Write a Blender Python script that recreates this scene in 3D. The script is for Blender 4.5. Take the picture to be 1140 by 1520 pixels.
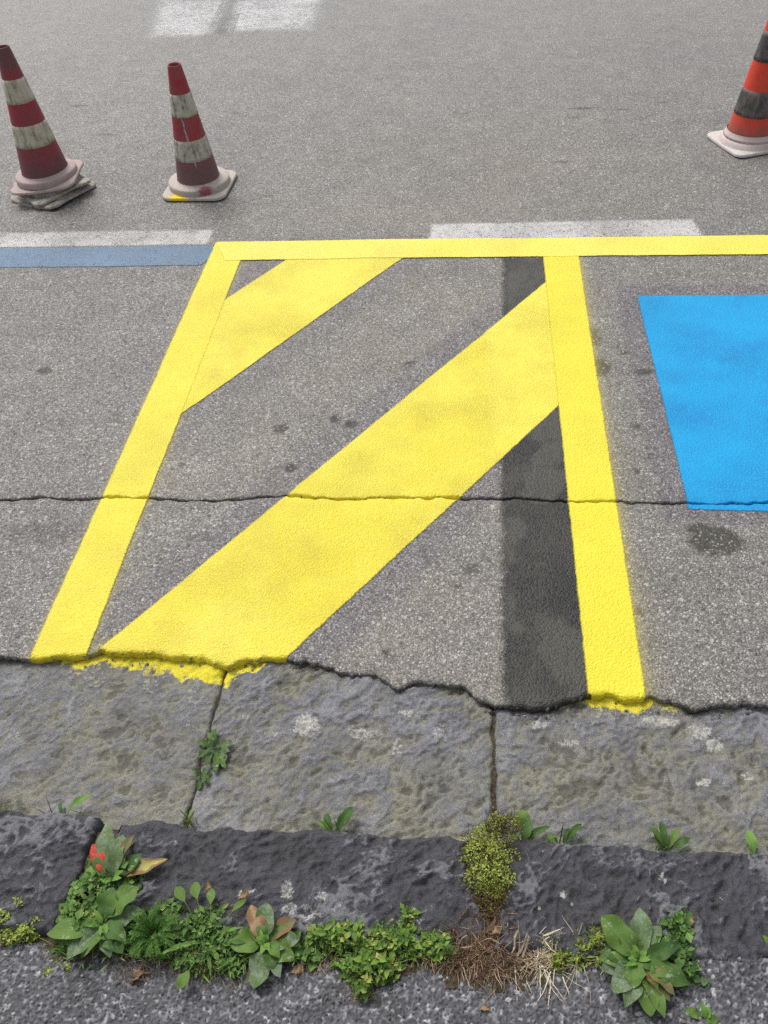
import bpy, math, random
import numpy as np

# ------------------------------------------------------------------ scene, camera, light
for o in list(bpy.data.objects):
    bpy.data.objects.remove(o, do_unlink=True)
SC = bpy.context.scene
COL = SC.collection
R = math.radians

from mathutils import Matrix
cam = bpy.data.cameras.new('camera')
cam_ob = bpy.data.objects.new('camera', cam)
COL.objects.link(cam_ob)
cam.sensor_fit = 'VERTICAL'
cam.sensor_height = 36.0
cam.lens = 30.05
cam.clip_start = 0.02
cam.clip_end = 500
# eye height 1.5 m, looking about 45 degrees down across the kerb, rolled a little
cam_ob.matrix_world = Matrix((
    (0.99490740, -0.01820688, 0.09913513, 0.0),
    (0.08243350, 0.71294890, -0.69635378, 0.0),
    (-0.05799985, 0.70097959, 0.71081899, 1.5),
    (0, 0, 0, 1)))
SC.camera = cam_ob

SUN_ELEV, SUN_AZ = 58.0, -38.0        # degrees; azimuth from +y (across the road) towards +x
world = bpy.data.worlds.new('World')
SC.world = world
world.use_nodes = True
wt = world.node_tree
wt.nodes.clear()
wo = wt.nodes.new('ShaderNodeOutputWorld')
wb = wt.nodes.new('ShaderNodeBackground')
sky = wt.nodes.new('ShaderNodeTexSky')
sky.sky_type = 'NISHITA'
sky.sun_disc = False
sky.sun_elevation = R(SUN_ELEV)
sky.sun_rotation = R(SUN_AZ)
sky.dust_density = 4.0
hs = wt.nodes.new('ShaderNodeHueSaturation')   # overcast: the blue is nearly gone
hs.inputs['Saturation'].default_value = 0.22
wt.links.new(sky.outputs[0], hs.inputs['Color'])
wt.links.new(hs.outputs[0], wb.inputs['Color'])
wb.inputs['Strength'].default_value = 0.13
wt.links.new(wb.outputs[0], wo.inputs['Surface'])

sun = bpy.data.lights.new('sun', 'SUN')
sun.energy = 1.5
sun.angle = R(24)
sun.color = (1.0, 0.965, 0.91)
sun_ob = bpy.data.objects.new('sun', sun)
COL.objects.link(sun_ob)
_d = (math.sin(R(SUN_AZ)) * math.cos(R(SUN_ELEV)), math.cos(R(SUN_AZ)) * math.cos(R(SUN_ELEV)), math.sin(R(SUN_ELEV)))
from mathutils import Vector
sun_ob.rotation_euler = Vector(_d).to_track_quat('Z', 'Y').to_euler()

SC.view_settings.view_transform = 'Standard'
SC.view_settings.look = 'None'
SC.view_settings.gamma = 1.0
SC.view_settings.use_curve_mapping = False
SC.view_settings.exposure = 0.55
SC.render.engine = 'CYCLES'
SC.cycles.max_bounces = 5
SC.cycles.diffuse_bounces = 3
SC.cycles.glossy_bounces = 2
SC.cycles.transparent_max_bounces = 16
SC.cycles.use_denoising = False

# ------------------------------------------------------------------ noise (numpy)
def _grad(ix, iy, seed):
    h = (ix.astype(np.int64) * 374761393 + iy.astype(np.int64) * 668265263 + seed * 2246822519) & 0xFFFFFFFF
    h = ((h ^ (h >> 13)) * 1274126177) & 0xFFFFFFFF
    h = h ^ (h >> 16)
    return h
def perlin(x, y, seed=0):
    x = np.asarray(x, float); y = np.asarray(y, float)
    xi = np.floor(x); yi = np.floor(y)
    fx = x - xi; fy = y - yi
    u = fx * fx * fx * (fx * (fx * 6 - 15) + 10); v = fy * fy * fy * (fy * (fy * 6 - 15) + 10)
    def g(dx, dy):
        a = _grad(xi + dx, yi + dy, seed) * (2 * math.pi / 4294967296.0)
        return np.cos(a) * (fx - dx) + np.sin(a) * (fy - dy)
    n0 = g(0, 0) * (1 - u) + g(1, 0) * u
    n1 = g(0, 1) * (1 - u) + g(1, 1) * u
    return (n0 * (1 - v) + n1 * v) * 1.5
def fbm(x, y, seed=0, oct=4, gain=0.5, lac=2.03):
    s = 0; a = 1.0
    for k in range(oct):
        s = s + a * perlin(x, y, seed + 17 * k); a *= gain; x = x * lac + 3.1; y = y * lac + 7.7
    return s
def hash01(ix, iy, seed):
    return _grad(ix, iy, seed) / 4294967296.0
def worley(x, y, seed=0):
    """F1, F2 and a random value of the nearest cell"""
    xi = np.floor(x); yi = np.floor(y)
    f1 = np.full(x.shape, 9.0); f2 = np.full(x.shape, 9.0); cid = np.zeros(x.shape)
    for dx in (-1, 0, 1):
        for dy in (-1, 0, 1):
            cx = xi + dx; cy = yi + dy
            px = cx + 0.1 + 0.8 * hash01(cx, cy, seed); py = cy + 0.1 + 0.8 * hash01(cx, cy, seed + 5)
            d = np.hypot(px - x, py - y)
            near = d < f1
            f2 = np.where(near, f1, np.minimum(f2, d))
            cid = np.where(near, hash01(cx, cy, seed + 9), cid)
            f1 = np.where(near, d, f1)
    return f1, f2, cid
def sstep(a, b, x):
    t = np.clip((x - a) / (b - a), 0, 1)
    return t * t * (3 - 2 * t)

# ------------------------------------------------------------------ mesh helpers
def mesh_obj(name, verts, faces, mat=None, parent=None, attrs=None, smooth=True, uv=None, me=None):
    if me is None:
        me = bpy.data.meshes.new(name)
        if isinstance(faces, np.ndarray):
            n = len(faces); k = faces.shape[1]
            verts = np.asarray(verts, np.float32)
            me.vertices.add(len(verts)); me.vertices.foreach_set('co', verts.ravel())
            me.loops.add(n * k); me.loops.foreach_set('vertex_index', faces.astype(np.int32).ravel())
            me.polygons.add(n); me.polygons.foreach_set('loop_start', np.arange(0, n * k, k, dtype=np.int32))
            me.update(calc_edges=True)
        else:
            me.from_pydata([tuple(v) for v in verts], [], faces)
        if smooth:
            me.polygons.foreach_set('use_smooth', np.ones(len(me.polygons), bool))
        for an, av in (attrs or {}).items():
            a = me.attributes.new(an, 'FLOAT', 'POINT')
            a.data.foreach_set('value', np.asarray(av, np.float32).ravel())
        if uv is not None:
            l = me.uv_layers.new(name='UVMap')
            vi = np.empty(len(me.loops), np.int32); me.loops.foreach_get('vertex_index', vi)
            l.data.foreach_set('uv', np.asarray(uv, np.float32)[vi].ravel())
        me.validate(); me.update()
        if mat is not None:
            me.materials.append(mat)
    o = bpy.data.objects.new(name, me)
    COL.objects.link(o)
    if parent is not None:
        o.parent = parent
    return o
def tag(o, label=None, cat=None, group=None, kind=None):
    if label: o['label'] = label
    if cat: o['category'] = cat
    if group: o['group'] = group
    if kind: o['kind'] = kind
    return o
def empty(name, loc=(0, 0, 0), rz=0.0):
    o = bpy.data.objects.new(name, None)
    COL.objects.link(o); o.location = loc; o.rotation_euler = (0, 0, rz)
    o.empty_display_size = 0.05
    return o
def grid_faces(nr, nc):
    i = np.arange(nr * nc).reshape(nr, nc)
    return np.stack([i[:-1, :-1], i[:-1, 1:], i[1:, 1:], i[1:, :-1]], -1).reshape(-1, 4)

# ------------------------------------------------------------------ node helpers
class NT:
    def __init__(self, name):
        self.m = bpy.data.materials.new(name); self.m.use_nodes = True
        self.t = self.m.node_tree; self.t.nodes.clear()
        self.out = self.t.nodes.new('ShaderNodeOutputMaterial')
    def n(self, typ, **kw):
        nd = self.t.nodes.new('ShaderNode' + typ)
        for k, v in kw.items(): setattr(nd, k, v)
        return nd
    def put(self, sock, v):
        if v is None: return
        if isinstance(v, bpy.types.NodeSocket): self.t.links.new(v, sock)
        elif isinstance(v, (tuple, list)) and len(v) == 3 and sock.type == 'RGBA': sock.default_value = (*v, 1)
        else: sock.default_value = v
    def coord(self, which='Object'):
        return self.n('TexCoord').outputs[which]
    def attr(self, name):
        return self.n('Attribute', attribute_name=name).outputs['Fac']
    def math(self, op, a, b=None, c=None, clamp=False):
        nd = self.n('Math', operation=op, use_clamp=clamp)
        self.put(nd.inputs[0], a); self.put(nd.inputs[1], b); self.put(nd.inputs[2], c)
        return nd.outputs[0]
    def mix(self, f, a, b, mode='MIX'):
        nd = self.n('Mix', data_type='RGBA', blend_type=mode, clamp_factor=True)
        self.put(nd.inputs[0], f); self.put(nd.inputs[6], a); self.put(nd.inputs[7], b)
        return nd.outputs[2]
    def mapr(self, v, a, b, c=0.0, d=1.0, smooth=False):
        nd = self.n('MapRange', interpolation_type='SMOOTHSTEP' if smooth else 'LINEAR')
        self.put(nd.inputs[0], v); self.put(nd.inputs[1], a); self.put(nd.inputs[2], b); self.put(nd.inputs[3], c); self.put(nd.inputs[4], d)
        return nd.outputs[0]
    def ramp(self, v, stops, interp='LINEAR'):
        nd = self.n('ValToRGB'); self.put(nd.inputs[0], v)
        cr = nd.color_ramp; cr.interpolation = interp
        while len(cr.elements) < len(stops): cr.elements.new(0.5)
        for e, (p, c) in zip(cr.elements, stops):
            e.position = p; e.color = (*c, 1) if isinstance(c, tuple) else (c, c, c, 1)
        return nd.outputs[0]
    def noise(self, v, scale, detail=2, rough=0.5, dim='3D'):
        nd = self.n('TexNoise', noise_dimensions=dim)
        self.put(nd.inputs['Vector'], v); nd.inputs['Scale'].default_value = scale
        nd.inputs['Detail'].default_value = detail; nd.inputs['Roughness'].default_value = rough
        return nd.outputs[0]
    def voro(self, v, scale, feat='F1', dim='3D'):
        nd = self.n('TexVoronoi', feature=feat, voronoi_dimensions=dim)
        self.put(nd.inputs['Vector'], v); nd.inputs['Scale'].default_value = scale
        return nd
    def mapping(self, v, scale=(1, 1, 1), rot=(0, 0, 0)):
        nd = self.n('Mapping'); self.put(nd.inputs[0], v)
        nd.inputs['Scale'].default_value = scale; nd.inputs['Rotation'].default_value = rot
        return nd.outputs[0]
    def bump(self, h, strength, dist, normal=None):
        nd = self.n('Bump'); self.put(nd.inputs['Height'], h)
        nd.inputs['Strength'].default_value = strength; nd.inputs['Distance'].default_value = dist
        if normal is not None: self.put(nd.inputs['Normal'], normal)
        return nd.outputs[0]
    def bsdf(self, col, rough=0.7, normal=None, spec=0.5, **kw):
        nd = self.n('BsdfPrincipled')
        self.put(nd.inputs['Base Color'], col); self.put(nd.inputs['Roughness'], rough)
        self.put(nd.inputs['Specular IOR Level'], spec); self.put(nd.inputs['Normal'], normal)
        for k, v in kw.items(): self.put(nd.inputs[k.replace('_', ' ')], v)
        return nd.outputs[0]
    def done(self, shader):
        self.t.links.new(shader, self.out.inputs['Surface']); return self.m

# the aggregate that shows in the asphalt: shared by the bare road and by the paint on it
def aggregate(t, v):
    va = t.voro(v, 190.0)
    vb = t.voro(v, 400.0)
    rnd = t.n('SeparateColor'); t.put(rnd.inputs[0], va.outputs['Color'])
    rnd2 = t.n('SeparateColor'); t.put(rnd2.inputs[0], vb.outputs['Color'])
    h = t.math('SUBTRACT', 1.0, t.math('MULTIPLY', va.outputs['Distance'], 1.15), clamp=True)
    h2 = t.math('SUBTRACT', 1.0, vb.outputs['Distance'], clamp=True)
    hh = t.math('ADD', t.math('MULTIPLY', h, t.mapr(rnd.outputs[1], 0, 1, 0.35, 1.0)), t.math('MULTIPLY', h2, 0.35))
    return rnd.outputs[0], rnd2.outputs[0], h, hh

def road_colour(t, v):
    r1, r2, h, hh = aggregate(t, v)
    stone = t.ramp(r1, [(0.0, (0.075, 0.072, 0.070)), (0.45, (0.140, 0.135, 0.130)), (0.8, (0.205, 0.198, 0.190)), (0.94, (0.29, 0.282, 0.27)), (1.0, (0.43, 0.418, 0.40))])
    fine = t.ramp(r2, [(0.0, (0.055, 0.053, 0.053)), (0.6, (0.118, 0.113, 0.109)), (0.9, (0.215, 0.207, 0.198)), (1.0, (0.38, 0.368, 0.352))])
    col = t.mix(t.mapr(h, 0.42, 0.62), fine, stone)
    vc = t.voro(v, 88.0)
    rc = t.n('SeparateColor'); t.put(rc.inputs[0], vc.outputs['Color'])
    core = t.mapr(vc.outputs['Distance'], 0.30, 0.46, 1.0, 0.0)
    col = t.mix(t.math('MULTIPLY', core, t.mapr(rc.outputs[0], 0.90, 0.95, 0, 0.65)), col, (0.40, 0.39, 0.37))
    col = t.mix(t.math('MULTIPLY', core, t.mapr(rc.outputs[1], 0.84, 0.90, 0, 0.75)), col, (0.042, 0.041, 0.042))
    mott = t.noise(v, 9.0, 5, 0.6)
    col = t.mix(1.0, col, t.ramp(mott, [(0.25, 0.80), (0.75, 1.18)]), 'MULTIPLY')
    big = t.noise(v, 1.6, 3, 0.55)
    col = t.mix(1.0, col, t.ramp(big, [(0.3, (0.93, 0.925, 0.93)), (0.7, (1.07, 1.06, 1.03))]), 'MULTIPLY')
    return col, hh, r1, h

def m_road():
    t = NT('worn_asphalt'); v = t.coord()
    col, hh, r1, h = road_colour(t, v)
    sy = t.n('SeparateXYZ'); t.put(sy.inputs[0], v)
    col = t.mix(t.mapr(sy.outputs[1], 3.6, 6.2), col, t.mix(0.35, t.mix(1.0, col, (1.16, 1.16, 1.15), 'MULTIPLY'), (0.20, 0.197, 0.19)))  # grazing sky sheen put into the colour: far road paler and flatter
    cool = t.attr('cool'); dust = t.attr('dust'); oil = t.attr('oil')
    n1 = t.noise(v, 60, 4, 0.6)
    col = t.mix(t.math('MULTIPLY', cool, 0.6), col, t.mix(1.0, col, (0.74, 0.70, 0.80), 'MULTIPLY'))
    dm = t.math('MULTIPLY', dust, t.mapr(n1, 0.3, 0.7, 0.25, 1.0))
    col = t.mix(t.math('MULTIPLY', dm, 0.5), col, t.mix(0.6, (0.25, 0.22, 0.13), t.mix(1.0, col, (1.15, 1.07, 0.76), 'MULTIPLY')))
    om = t.mapr(t.math('ADD', oil, t.math('MULTIPLY', t.math('SUBTRACT', n1, 0.5), 0.6)), 0.16, 0.62)
    om = t.math('MULTIPLY', om, t.mapr(r1, 0.80, 0.97, 1.0, 0.40))
    col = t.mix(t.math('MULTIPLY', om, 0.9), col, (0.024, 0.022, 0.015))
    col = t.mix(t.attr('dirt'), col, (0.05, 0.045, 0.04))  # crack dirt, and the painted shadow line of the road edge
    ys = t.attr('ymist')
    col = t.mix(t.math('MULTIPLY', ys, t.mapr(t.noise(v, 330, 3, 0.7), 0.36, 0.60, 0.1, 1.1), clamp=True), col, (0.56, 0.47, 0.03))
    nrm = t.bump(hh, 0.62, 0.003)
    rough = t.mapr(r1, 0, 1, 0.78, 0.5)
    return t.done(t.bsdf(col, rough, nrm, 0.5))

def m_paint(name, deep, pale, palef, pores=0.35, fuzz=0.006, wear=0.0, rough=0.55, bumpk=0.62, spec=0.45, dirtc=(0.10, 0.09, 0.06), grime=0.25):
    """road paint: a film over the aggregate, thin and speckled towards its sprayed edge"""
    t = NT(name); v = t.coord()
    r1, r2, h, hh = aggregate(t, v)
    n_lo = t.noise(v, 3.2, 4, 0.6)
    n_mid = t.noise(v, 14.0, 4, 0.6)
    n_hi = t.noise(v, 260.0, 2, 0.6)
    f = t.math('ADD', t.math('MULTIPLY', t.mapr(n_lo, 0.35, 0.65), 0.7), t.math('MULTIPLY', t.mapr(n_mid, 0.3, 0.7), 0.3))
    f = t.math('ADD', t.math('MULTIPLY', f, 1.0 - palef), palef, clamp=True)
    f = t.math('ADD', f, t.attr('pale'), clamp=True)
    col = t.mix(f, deep, pale)
    # grime rubbed into the low spots
    pore = t.mapr(hh, 0.78, 0.42, 0.0, 1.0)
    g = t.math('MULTIPLY', pore, t.mapr(t.noise(v, 5.0, 3, 0.6), 0.42, 0.66, pores * 0.35, pores + 0.15))
    col = t.mix(g, col, dirtc)
    gm = t.math('MULTIPLY', t.mapr(t.noise(v, 8.5, 7, 0.78), 0.50, 0.66), t.mapr(n_hi, 0.44, 0.58, 0.0, 1.0))
    col = t.mix(t.math('MULTIPLY', gm, grime), col, dirtc)
    nrm = t.bump(hh, bumpk, 0.003)
    sh = t.bsdf(col, rough, nrm, spec)
    e = t.attr('edge')                        # metres inside the painted outline
    jit = t.math('MULTIPLY', t.math('SUBTRACT', t.math('ADD', t.math('MULTIPLY', hh, 0.55), t.math('MULTIPLY', n_hi, 0.45)), 0.52), fuzz * 1.0)
    cov = t.mapr(t.math('ADD', e, jit), -fuzz * 0.55, fuzz * 0.55, 0, 1)
    if wear > 0:
        wn = t.math('ADD', t.math('MULTIPLY', hh, 0.55), t.math('MULTIPLY', t.noise(v, 30, 4, 0.65), 0.75))
        cov = t.math('MULTIPLY', cov, t.mapr(wn, wear, wear + 0.22, 0.12, 1.0))
    mx = t.n('MixShader'); tr = t.n('BsdfTransparent')
    t.put(mx.inputs[0], cov); t.t.links.new(tr.outputs[0], mx.inputs[1]); t.t.links.new(sh, mx.inputs[2])
    return t.done(mx.outputs[0])

def m_stone(name, dark, mid, dustc, dustk, bump=0.5, rough=0.75, spec=0.4):
    t = NT(name); v = t.coord()
    n1 = t.noise(v, 26, 6, 0.65); n2 = t.noise(v, 190, 4, 0.7); n3 = t.noise(v, 7, 4, 0.6)
    hgt = t.attr('hgt'); n4 = t.noise(v, 520, 3, 0.7)
    col = t.mix(t.mapr(n1, 0.3, 0.7), dark, mid)
    col = t.mix(1.0, col, t.ramp(n2, [(0.3, 0.72), (0.7, 1.3)]), 'MULTIPLY')
    col = t.mix(1.0, col, t.ramp(n4, [(0.32, 0.62), (0.68, 1.42)]), 'MULTIPLY')
    low = t.mapr(t.math('ADD', hgt, t.math('ADD', t.math('MULTIPLY', t.math('SUBTRACT', n2, 0.5), 1.5), t.math('MULTIPLY', t.math('SUBTRACT', n1, 0.5), 0.8))), 0.30, -0.50)
    dm = t.math('MULTIPLY', t.math('ADD', low, t.math('MULTIPLY', t.attr('dust'), 0.55), clamp=True), t.math('MULTIPLY', t.mapr(n3, 0.3, 0.6, 0.35, 1.0), dustk))
    col = t.mix(t.math('MULTIPLY', dm, t.mapr(n2, 0.35, 0.6, 0.55, 1.0)), col, dustc)
    # crests coloured lighter
    col = t.mix(t.math('MULTIPLY', t.mapr(t.math('ADD', hgt, t.math('SUBTRACT', n2, 0.5)), 0.40, 0.95), 0.42), col, (0.25, 0.25, 0.27))
    # deep pits stay dark
    col = t.mix(t.math('MULTIPLY', t.mapr(hgt, -0.55, -1.0), 0.55), col, (0.022, 0.021, 0.022))
    # lichen crust
    li = t.attr('lichen')
    lm = t.mapr(t.math('ADD', li, t.math('MULTIPLY', t.math('SUBTRACT', t.noise(v, 110, 5, 0.75), 0.5), 2.2)), 0.5, 0.7)
    lm = t.math('MULTIPLY', lm, t.mapr(li, 0.02, 0.2))
    col = t.mix(t.math('MULTIPLY', lm, 0.85), col, t.ramp(n2, [(0.3, (0.16, 0.16, 0.15)), (0.65, (0.48, 0.47, 0.43))]))
    yl = t.attr('yel')
    ym = t.mapr(t.math('ADD', yl, t.math('ADD', t.math('MULTIPLY', hgt, 0.25), t.math('MULTIPLY', t.math('SUBTRACT', n2, 0.5), 0.9))), 0.40, 0.80)
    ym = t.math('MULTIPLY', ym, t.mapr(yl, 0.03, 0.15))
    col = t.mix(ym, col, t.mix(n1, (0.56, 0.47, 0.010), (0.64, 0.56, 0.04)))
    hb = t.math('ADD', t.math('MULTIPLY', n4, 0.16), t.math('ADD', t.math('MULTIPLY', n2, 0.42), t.math('MULTIPLY', n1, 0.7)))
    nrm = t.bump(hb, bump, 0.006)
    return t.done(t.bsdf(col, rough, nrm, spec))

def m_sidewalk():
    t = NT('coarse_dark_asphalt'); v = t.coord()
    chip = t.attr('chip'); gap = t.attr('gap')
    n2 = t.noise(v, 300, 3, 0.6); n3 = t.noise(v, 12, 4, 0.6)
    col = t.ramp(chip, [(0.0, (0.050, 0.050, 0.056)), (0.4, (0.108, 0.109, 0.122)), (0.75, (0.20, 0.202, 0.22)), (0.93, (0.36, 0.36, 0.365)), (1.0, (0.46, 0.45, 0.44))])
    col = t.mix(1.0, col, t.ramp(n2, [(0.3, 0.75), (0.7, 1.25)]), 'MULTIPLY')
    col = t.mix(gap, col, (0.022, 0.021, 0.022))
    col = t.mix(1.0, col, t.ramp(n3, [(0.3, 0.66), (0.7, 1.05)]), 'MULTIPLY')
    nrm = t.bump(n2, 0.3, 0.001)
    return t.done(t.bsdf(col, 0.7, nrm, 0.4))

def m_soil():
    t = NT('dark_soil'); v = t.coord()
    n = t.noise(v, 160, 5, 0.7); n2 = t.noise(v, 40, 3, 0.6)
    col = t.ramp(n, [(0.3, (0.016, 0.012, 0.009)), (0.55, (0.07, 0.054, 0.036)), (0.75, (0.16, 0.13, 0.085))])
    col = t.mix(t.mapr(n2, 0.55, 0.65, 0, 0.5), col, (0.055, 0.06, 0.018))
    return t.done(t.bsdf(col, 0.95, t.bump(n, 0.8, 0.004), 0.2))

def m_leaf(name, a, b, vein, spots=0.0, spotc=(0.30, 0.36, 0.27), trans=0.25, brown=0.0):
    t = NT(name)
    uv = t.coord('UV'); v = t.coord('Object')
    sep = t.n('SeparateXYZ'); t.put(sep.inputs[0], uv)
    oi = t.n('ObjectInfo').outputs['Random']
    n = t.noise(v, 70, 4, 0.6)
    col = t.mix(t.math('ADD', t.math('MULTIPLY', n, 0.6), t.math('MULTIPLY', oi, 0.5), clamp=True), a, b)
    s = t.math('ABSOLUTE', t.math('SUBTRACT', sep.outputs[0], 0.5))
    mid = t.mapr(s, 0.0, 0.035, 0.8, 0.0)
    # side veins run forward from the midrib
    w = t.math('SINE', t.math('ADD', t.math('MULTIPLY', sep.outputs[1], 46.0), t.math('MULTIPLY', s, -30.0)))
    side = t.mapr(w, 0.82, 1.0, 0.0, 0.35)
    vm = t.math('MAXIMUM', mid, side)
    col = t.mix(vm, col, vein)
    if spots > 0:
        sn = t.noise(v, 190, 4, 0.75)
        big = t.noise(v, 35, 3, 0.6)
        sm = t.mapr(t.math('ADD', sn, t.math('MULTIPLY', big, 0.6)), 0.98 - 0.34 * spots, 1.05 - 0.3 * spots, 0, 0.75)
        col = t.mix(sm, col, spotc)
    if brown > 0:
        bn = t.math('ADD', t.noise(v, 45, 4, 0.6), t.math('MULTIPLY', s, 0.5))
        col = t.mix(t.mapr(bn, 0.68 - 0.3 * brown, 0.75 - 0.2 * brown, 0, 0.9), col, (0.23, 0.12, 0.055))
    nrm = t.bump(t.math('ADD', t.math('MULTIPLY', vm, -0.7), t.math('MULTIPLY', n, 0.5)), 0.5, 0.0012)
    p = t.bsdf(col, 0.62, nrm, 0.25)
    tl = t.n('BsdfTranslucent'); t.put(tl.inputs[0], t.mix(1.0, col, (1.0, 1.15, 0.5), 'MULTIPLY'))
    mx = t.n('MixShader'); mx.inputs[0].default_value = trans
    t.t.links.new(p, mx.inputs[1]); t.t.links.new(tl.outputs[0], mx.inputs[2])
    return t.done(mx.outputs[0])

def m_tiny(name, stops, rough=0.6, trans=0.2):
    """small leaves or stalks: colour from a per-leaf value"""
    t = NT(name)
    col = t.ramp(t.attr('tint'), stops)
    p = t.bsdf(col, rough, None, 0.3)
    if trans <= 0: return t.done(p)
    tl = t.n('BsdfTranslucent'); t.put(tl.inputs[0], col)
    mx = t.n('MixShader'); mx.inputs[0].default_value = trans
    t.t.links.new(p, mx.inputs[1]); t.t.links.new(tl.outputs[0], mx.inputs[2])
    return t.done(mx.outputs[0])

def m_plastic(name, col, dirt, dirtk, zlo=None, zhi=None, streak=0.35, rough=0.55, splash=None, grit=0.3, top=None, drip=None):
    """faded cone rubber with scuffs and grime (grime climbs from the foot where cones are dragged)"""
    t = NT(name); v = t.coord()
    n1 = t.noise(v, 28, 6, 0.7); n2 = t.noise(v, 160, 4, 0.7)
    ns = t.noise(t.mapping(v, (60, 60, 7)), 1.0, 5, 0.65)
    c = t.mix(1.0, col, t.ramp(n1, [(0.3, 0.78), (0.7, 1.12)]), 'MULTIPLY')
    m = t.math('ADD', t.math('MULTIPLY', t.mapr(n1, 0.44, 0.60), dirtk), t.math('MULTIPLY', t.mapr(ns, 0.47, 0.62), streak), clamp=True)
    if zlo is not None:
        sep = t.n('SeparateXYZ'); t.put(sep.inputs[0], v)
        zz = t.mapr(t.math('ADD', sep.outputs[2], t.math('MULTIPLY', t.math('SUBTRACT', n1, 0.5), 0.10)), zlo, zhi, 1.0, 0.0)
        m = t.math('MAXIMUM', m, t.math('MULTIPLY', zz, 0.92))
    if top is not None:      # handled tips are black with grime
        sep = t.n('SeparateXYZ'); t.put(sep.inputs[0], v)
        m = t.math('MAXIMUM', m, t.mapr(t.math('ADD', sep.outputs[2], t.math('MULTIPLY', t.math('SUBTRACT', n1, 0.5), 0.12)), top[0], top[1], 0, 0.85))
    m = t.math('MULTIPLY', m, t.mapr(n2, 0.3, 0.6, 1.0 - grit, 1.0))
    c = t.mix(m, c, dirt)
    if splash is not None:
        (cx, cy, cz), rad, sc = splash
        vs = t.n('VectorMath', operation='DISTANCE'); t.put(vs.inputs[0], v); vs.inputs[1].default_value = (cx, cy, cz)
        dd = t.math('ADD', vs.outputs['Value'], t.math('MULTIPLY', t.math('SUBTRACT', t.math('ADD', n1, t.math('MULTIPLY', n2, .6)), 0.8), rad * 2.4))
        c = t.mix(t.mapr(dd, rad, rad * 0.55), c, sc)
    if drip is not None:     # a dried run of white paint down the near side
        x0, z0, z1, w, sl = drip
        sep = t.n('SeparateXYZ'); t.put(sep.inputs[0], v)
        cx = t.math('ADD', t.math('MULTIPLY', t.math('SUBTRACT', z1, sep.outputs[2]), sl), x0)
        dx = t.math('ABSOLUTE', t.math('ADD', t.math('SUBTRACT', sep.outputs[0], cx), t.math('MULTIPLY', t.math('SUBTRACT', n1, 0.5), 0.030)))
        k = t.math('MULTIPLY', t.mapr(dx, w, w * 0.4), t.mapr(sep.outputs[2], z0, z0 + .02))
        k = t.math('MULTIPLY', k, t.mapr(n2, 0.36, 0.55, 0.1, 0.9))
        k = t.math('MULTIPLY', k, t.math('LESS_THAN', sep.outputs[1], 0.0))
        k = t.math('MULTIPLY', k, t.math('LESS_THAN', sep.outputs[2], z1))
        c = t.mix(k, c, (0.46, 0.42, 0.40))
    nrm = t.bump(t.math('ADD', n1, t.math('MULTIPLY', n2, 0.4)), 0.25, 0.003)
    return t.done(t.bsdf(c, rough, nrm, 0.4))

# ------------------------------------------------------------------ road surface
EDGE = np.array([(-1.0135, 1.0053), (-0.9350, 1.0016), (-0.8704, 1.0131), (-0.8178, 1.0153), (-0.7924, 1.0305), (-0.7153, 1.0267), (-0.6399, 1.0263), (-0.5644, 1.0225), (-0.5291, 1.0102), (-0.5036, 1.0010),
                 (-0.4722, 1.0195), (-0.3892, 1.0299), (-0.3155, 1.0227), (-0.2880, 1.0103), (-0.2409, 0.9989), (-0.1842, 0.9981), (-0.1396, 0.9641), (-0.1062, 0.9850), (-0.0575, 0.9807), (-0.0024, 0.9799), (0.0184, 0.9521), (0.0521, 0.9380),
                 (0.1055, 0.9343), (0.1584, 0.9322), (0.1992, 0.9511), (0.2403, 0.9686), (0.2873, 0.9754), (0.3124, 0.9625), (0.3519, 0.9643), (0.3661, 0.9728), (0.4101, 0.9608), (0.4462, 0.9442), (0.5072, 0.9622), (0.5895, 0.9585)])
CRACK = np.array([(-1.2143, 1.4880), (-1.1090, 1.5005), (-1.0159, 1.4952), (-0.9293, 1.5072), (-0.8289, 1.5022), (-0.6771, 1.4984), (-0.5391, 1.5090), (-0.4714, 1.5204), (-0.3320, 1.5115), (-0.1796, 1.5224), (-0.0282, 1.5259), (0.1049, 1.5267), (0.2522, 1.5184), (0.3657, 1.5211), (0.5254, 1.5203), (0.6197, 1.5180), (0.7155, 1.5272)])
def edge_y(x):
    return np.interp(x, EDGE[:, 0], EDGE[:, 1]) + 0.0045 * fbm(x * 45, x * 0 + .5, 3, 3) + 0.0034 * fbm(x * 150, x * 0, 4, 2)
def crack_y(x):
    return np.interp(x, CRACK[:, 0], CRACK[:, 1]) + 0.0045 * fbm(x * 30, x * 0 + .5, 8, 4, 0.6)
def warp(x, yr):
    return yr + (crack_y(x) - 1.5) * np.exp(-((yr - 1.5) / 0.15) ** 2) + (edge_y(x) - 1.0) * np.clip(1 - (yr - 1.0) / 0.25, 0, 1)
X0, X1, YF = -2.9, 2.4, 4.3
def H(x, y, yr):
    win = sstep(X0, X0 + .3, x) * sstep(X1, X1 - .3, x) * sstep(YF, YF - .25, y)
    z = 0.0035 * fbm(x * 1.7, y * 1.7, 21, 3) * win
    w = 0.0026 * (1 + 1.1 * fbm(x * 18, x * 0, 31, 3))
    w = np.clip(w, 0.0008, 1) * sstep(0.62, 0.5, x * 0.0 + np.abs(x + 0.4) * 0.25)
    z = z - 0.014 * np.exp(-((yr - 1.5) / np.maximum(w, 1e-4)) ** 2) * win
    z = z - 0.002 * np.exp(-((yr - 1.5) / 0.012) ** 2) * win
    d = yr - 1.0
    z = z - (0.0035 + 0.004 * perlin(x * 40, y * 40, 41)) * np.clip(1 - d / 0.010, 0, 1) ** 2
    return z
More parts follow.
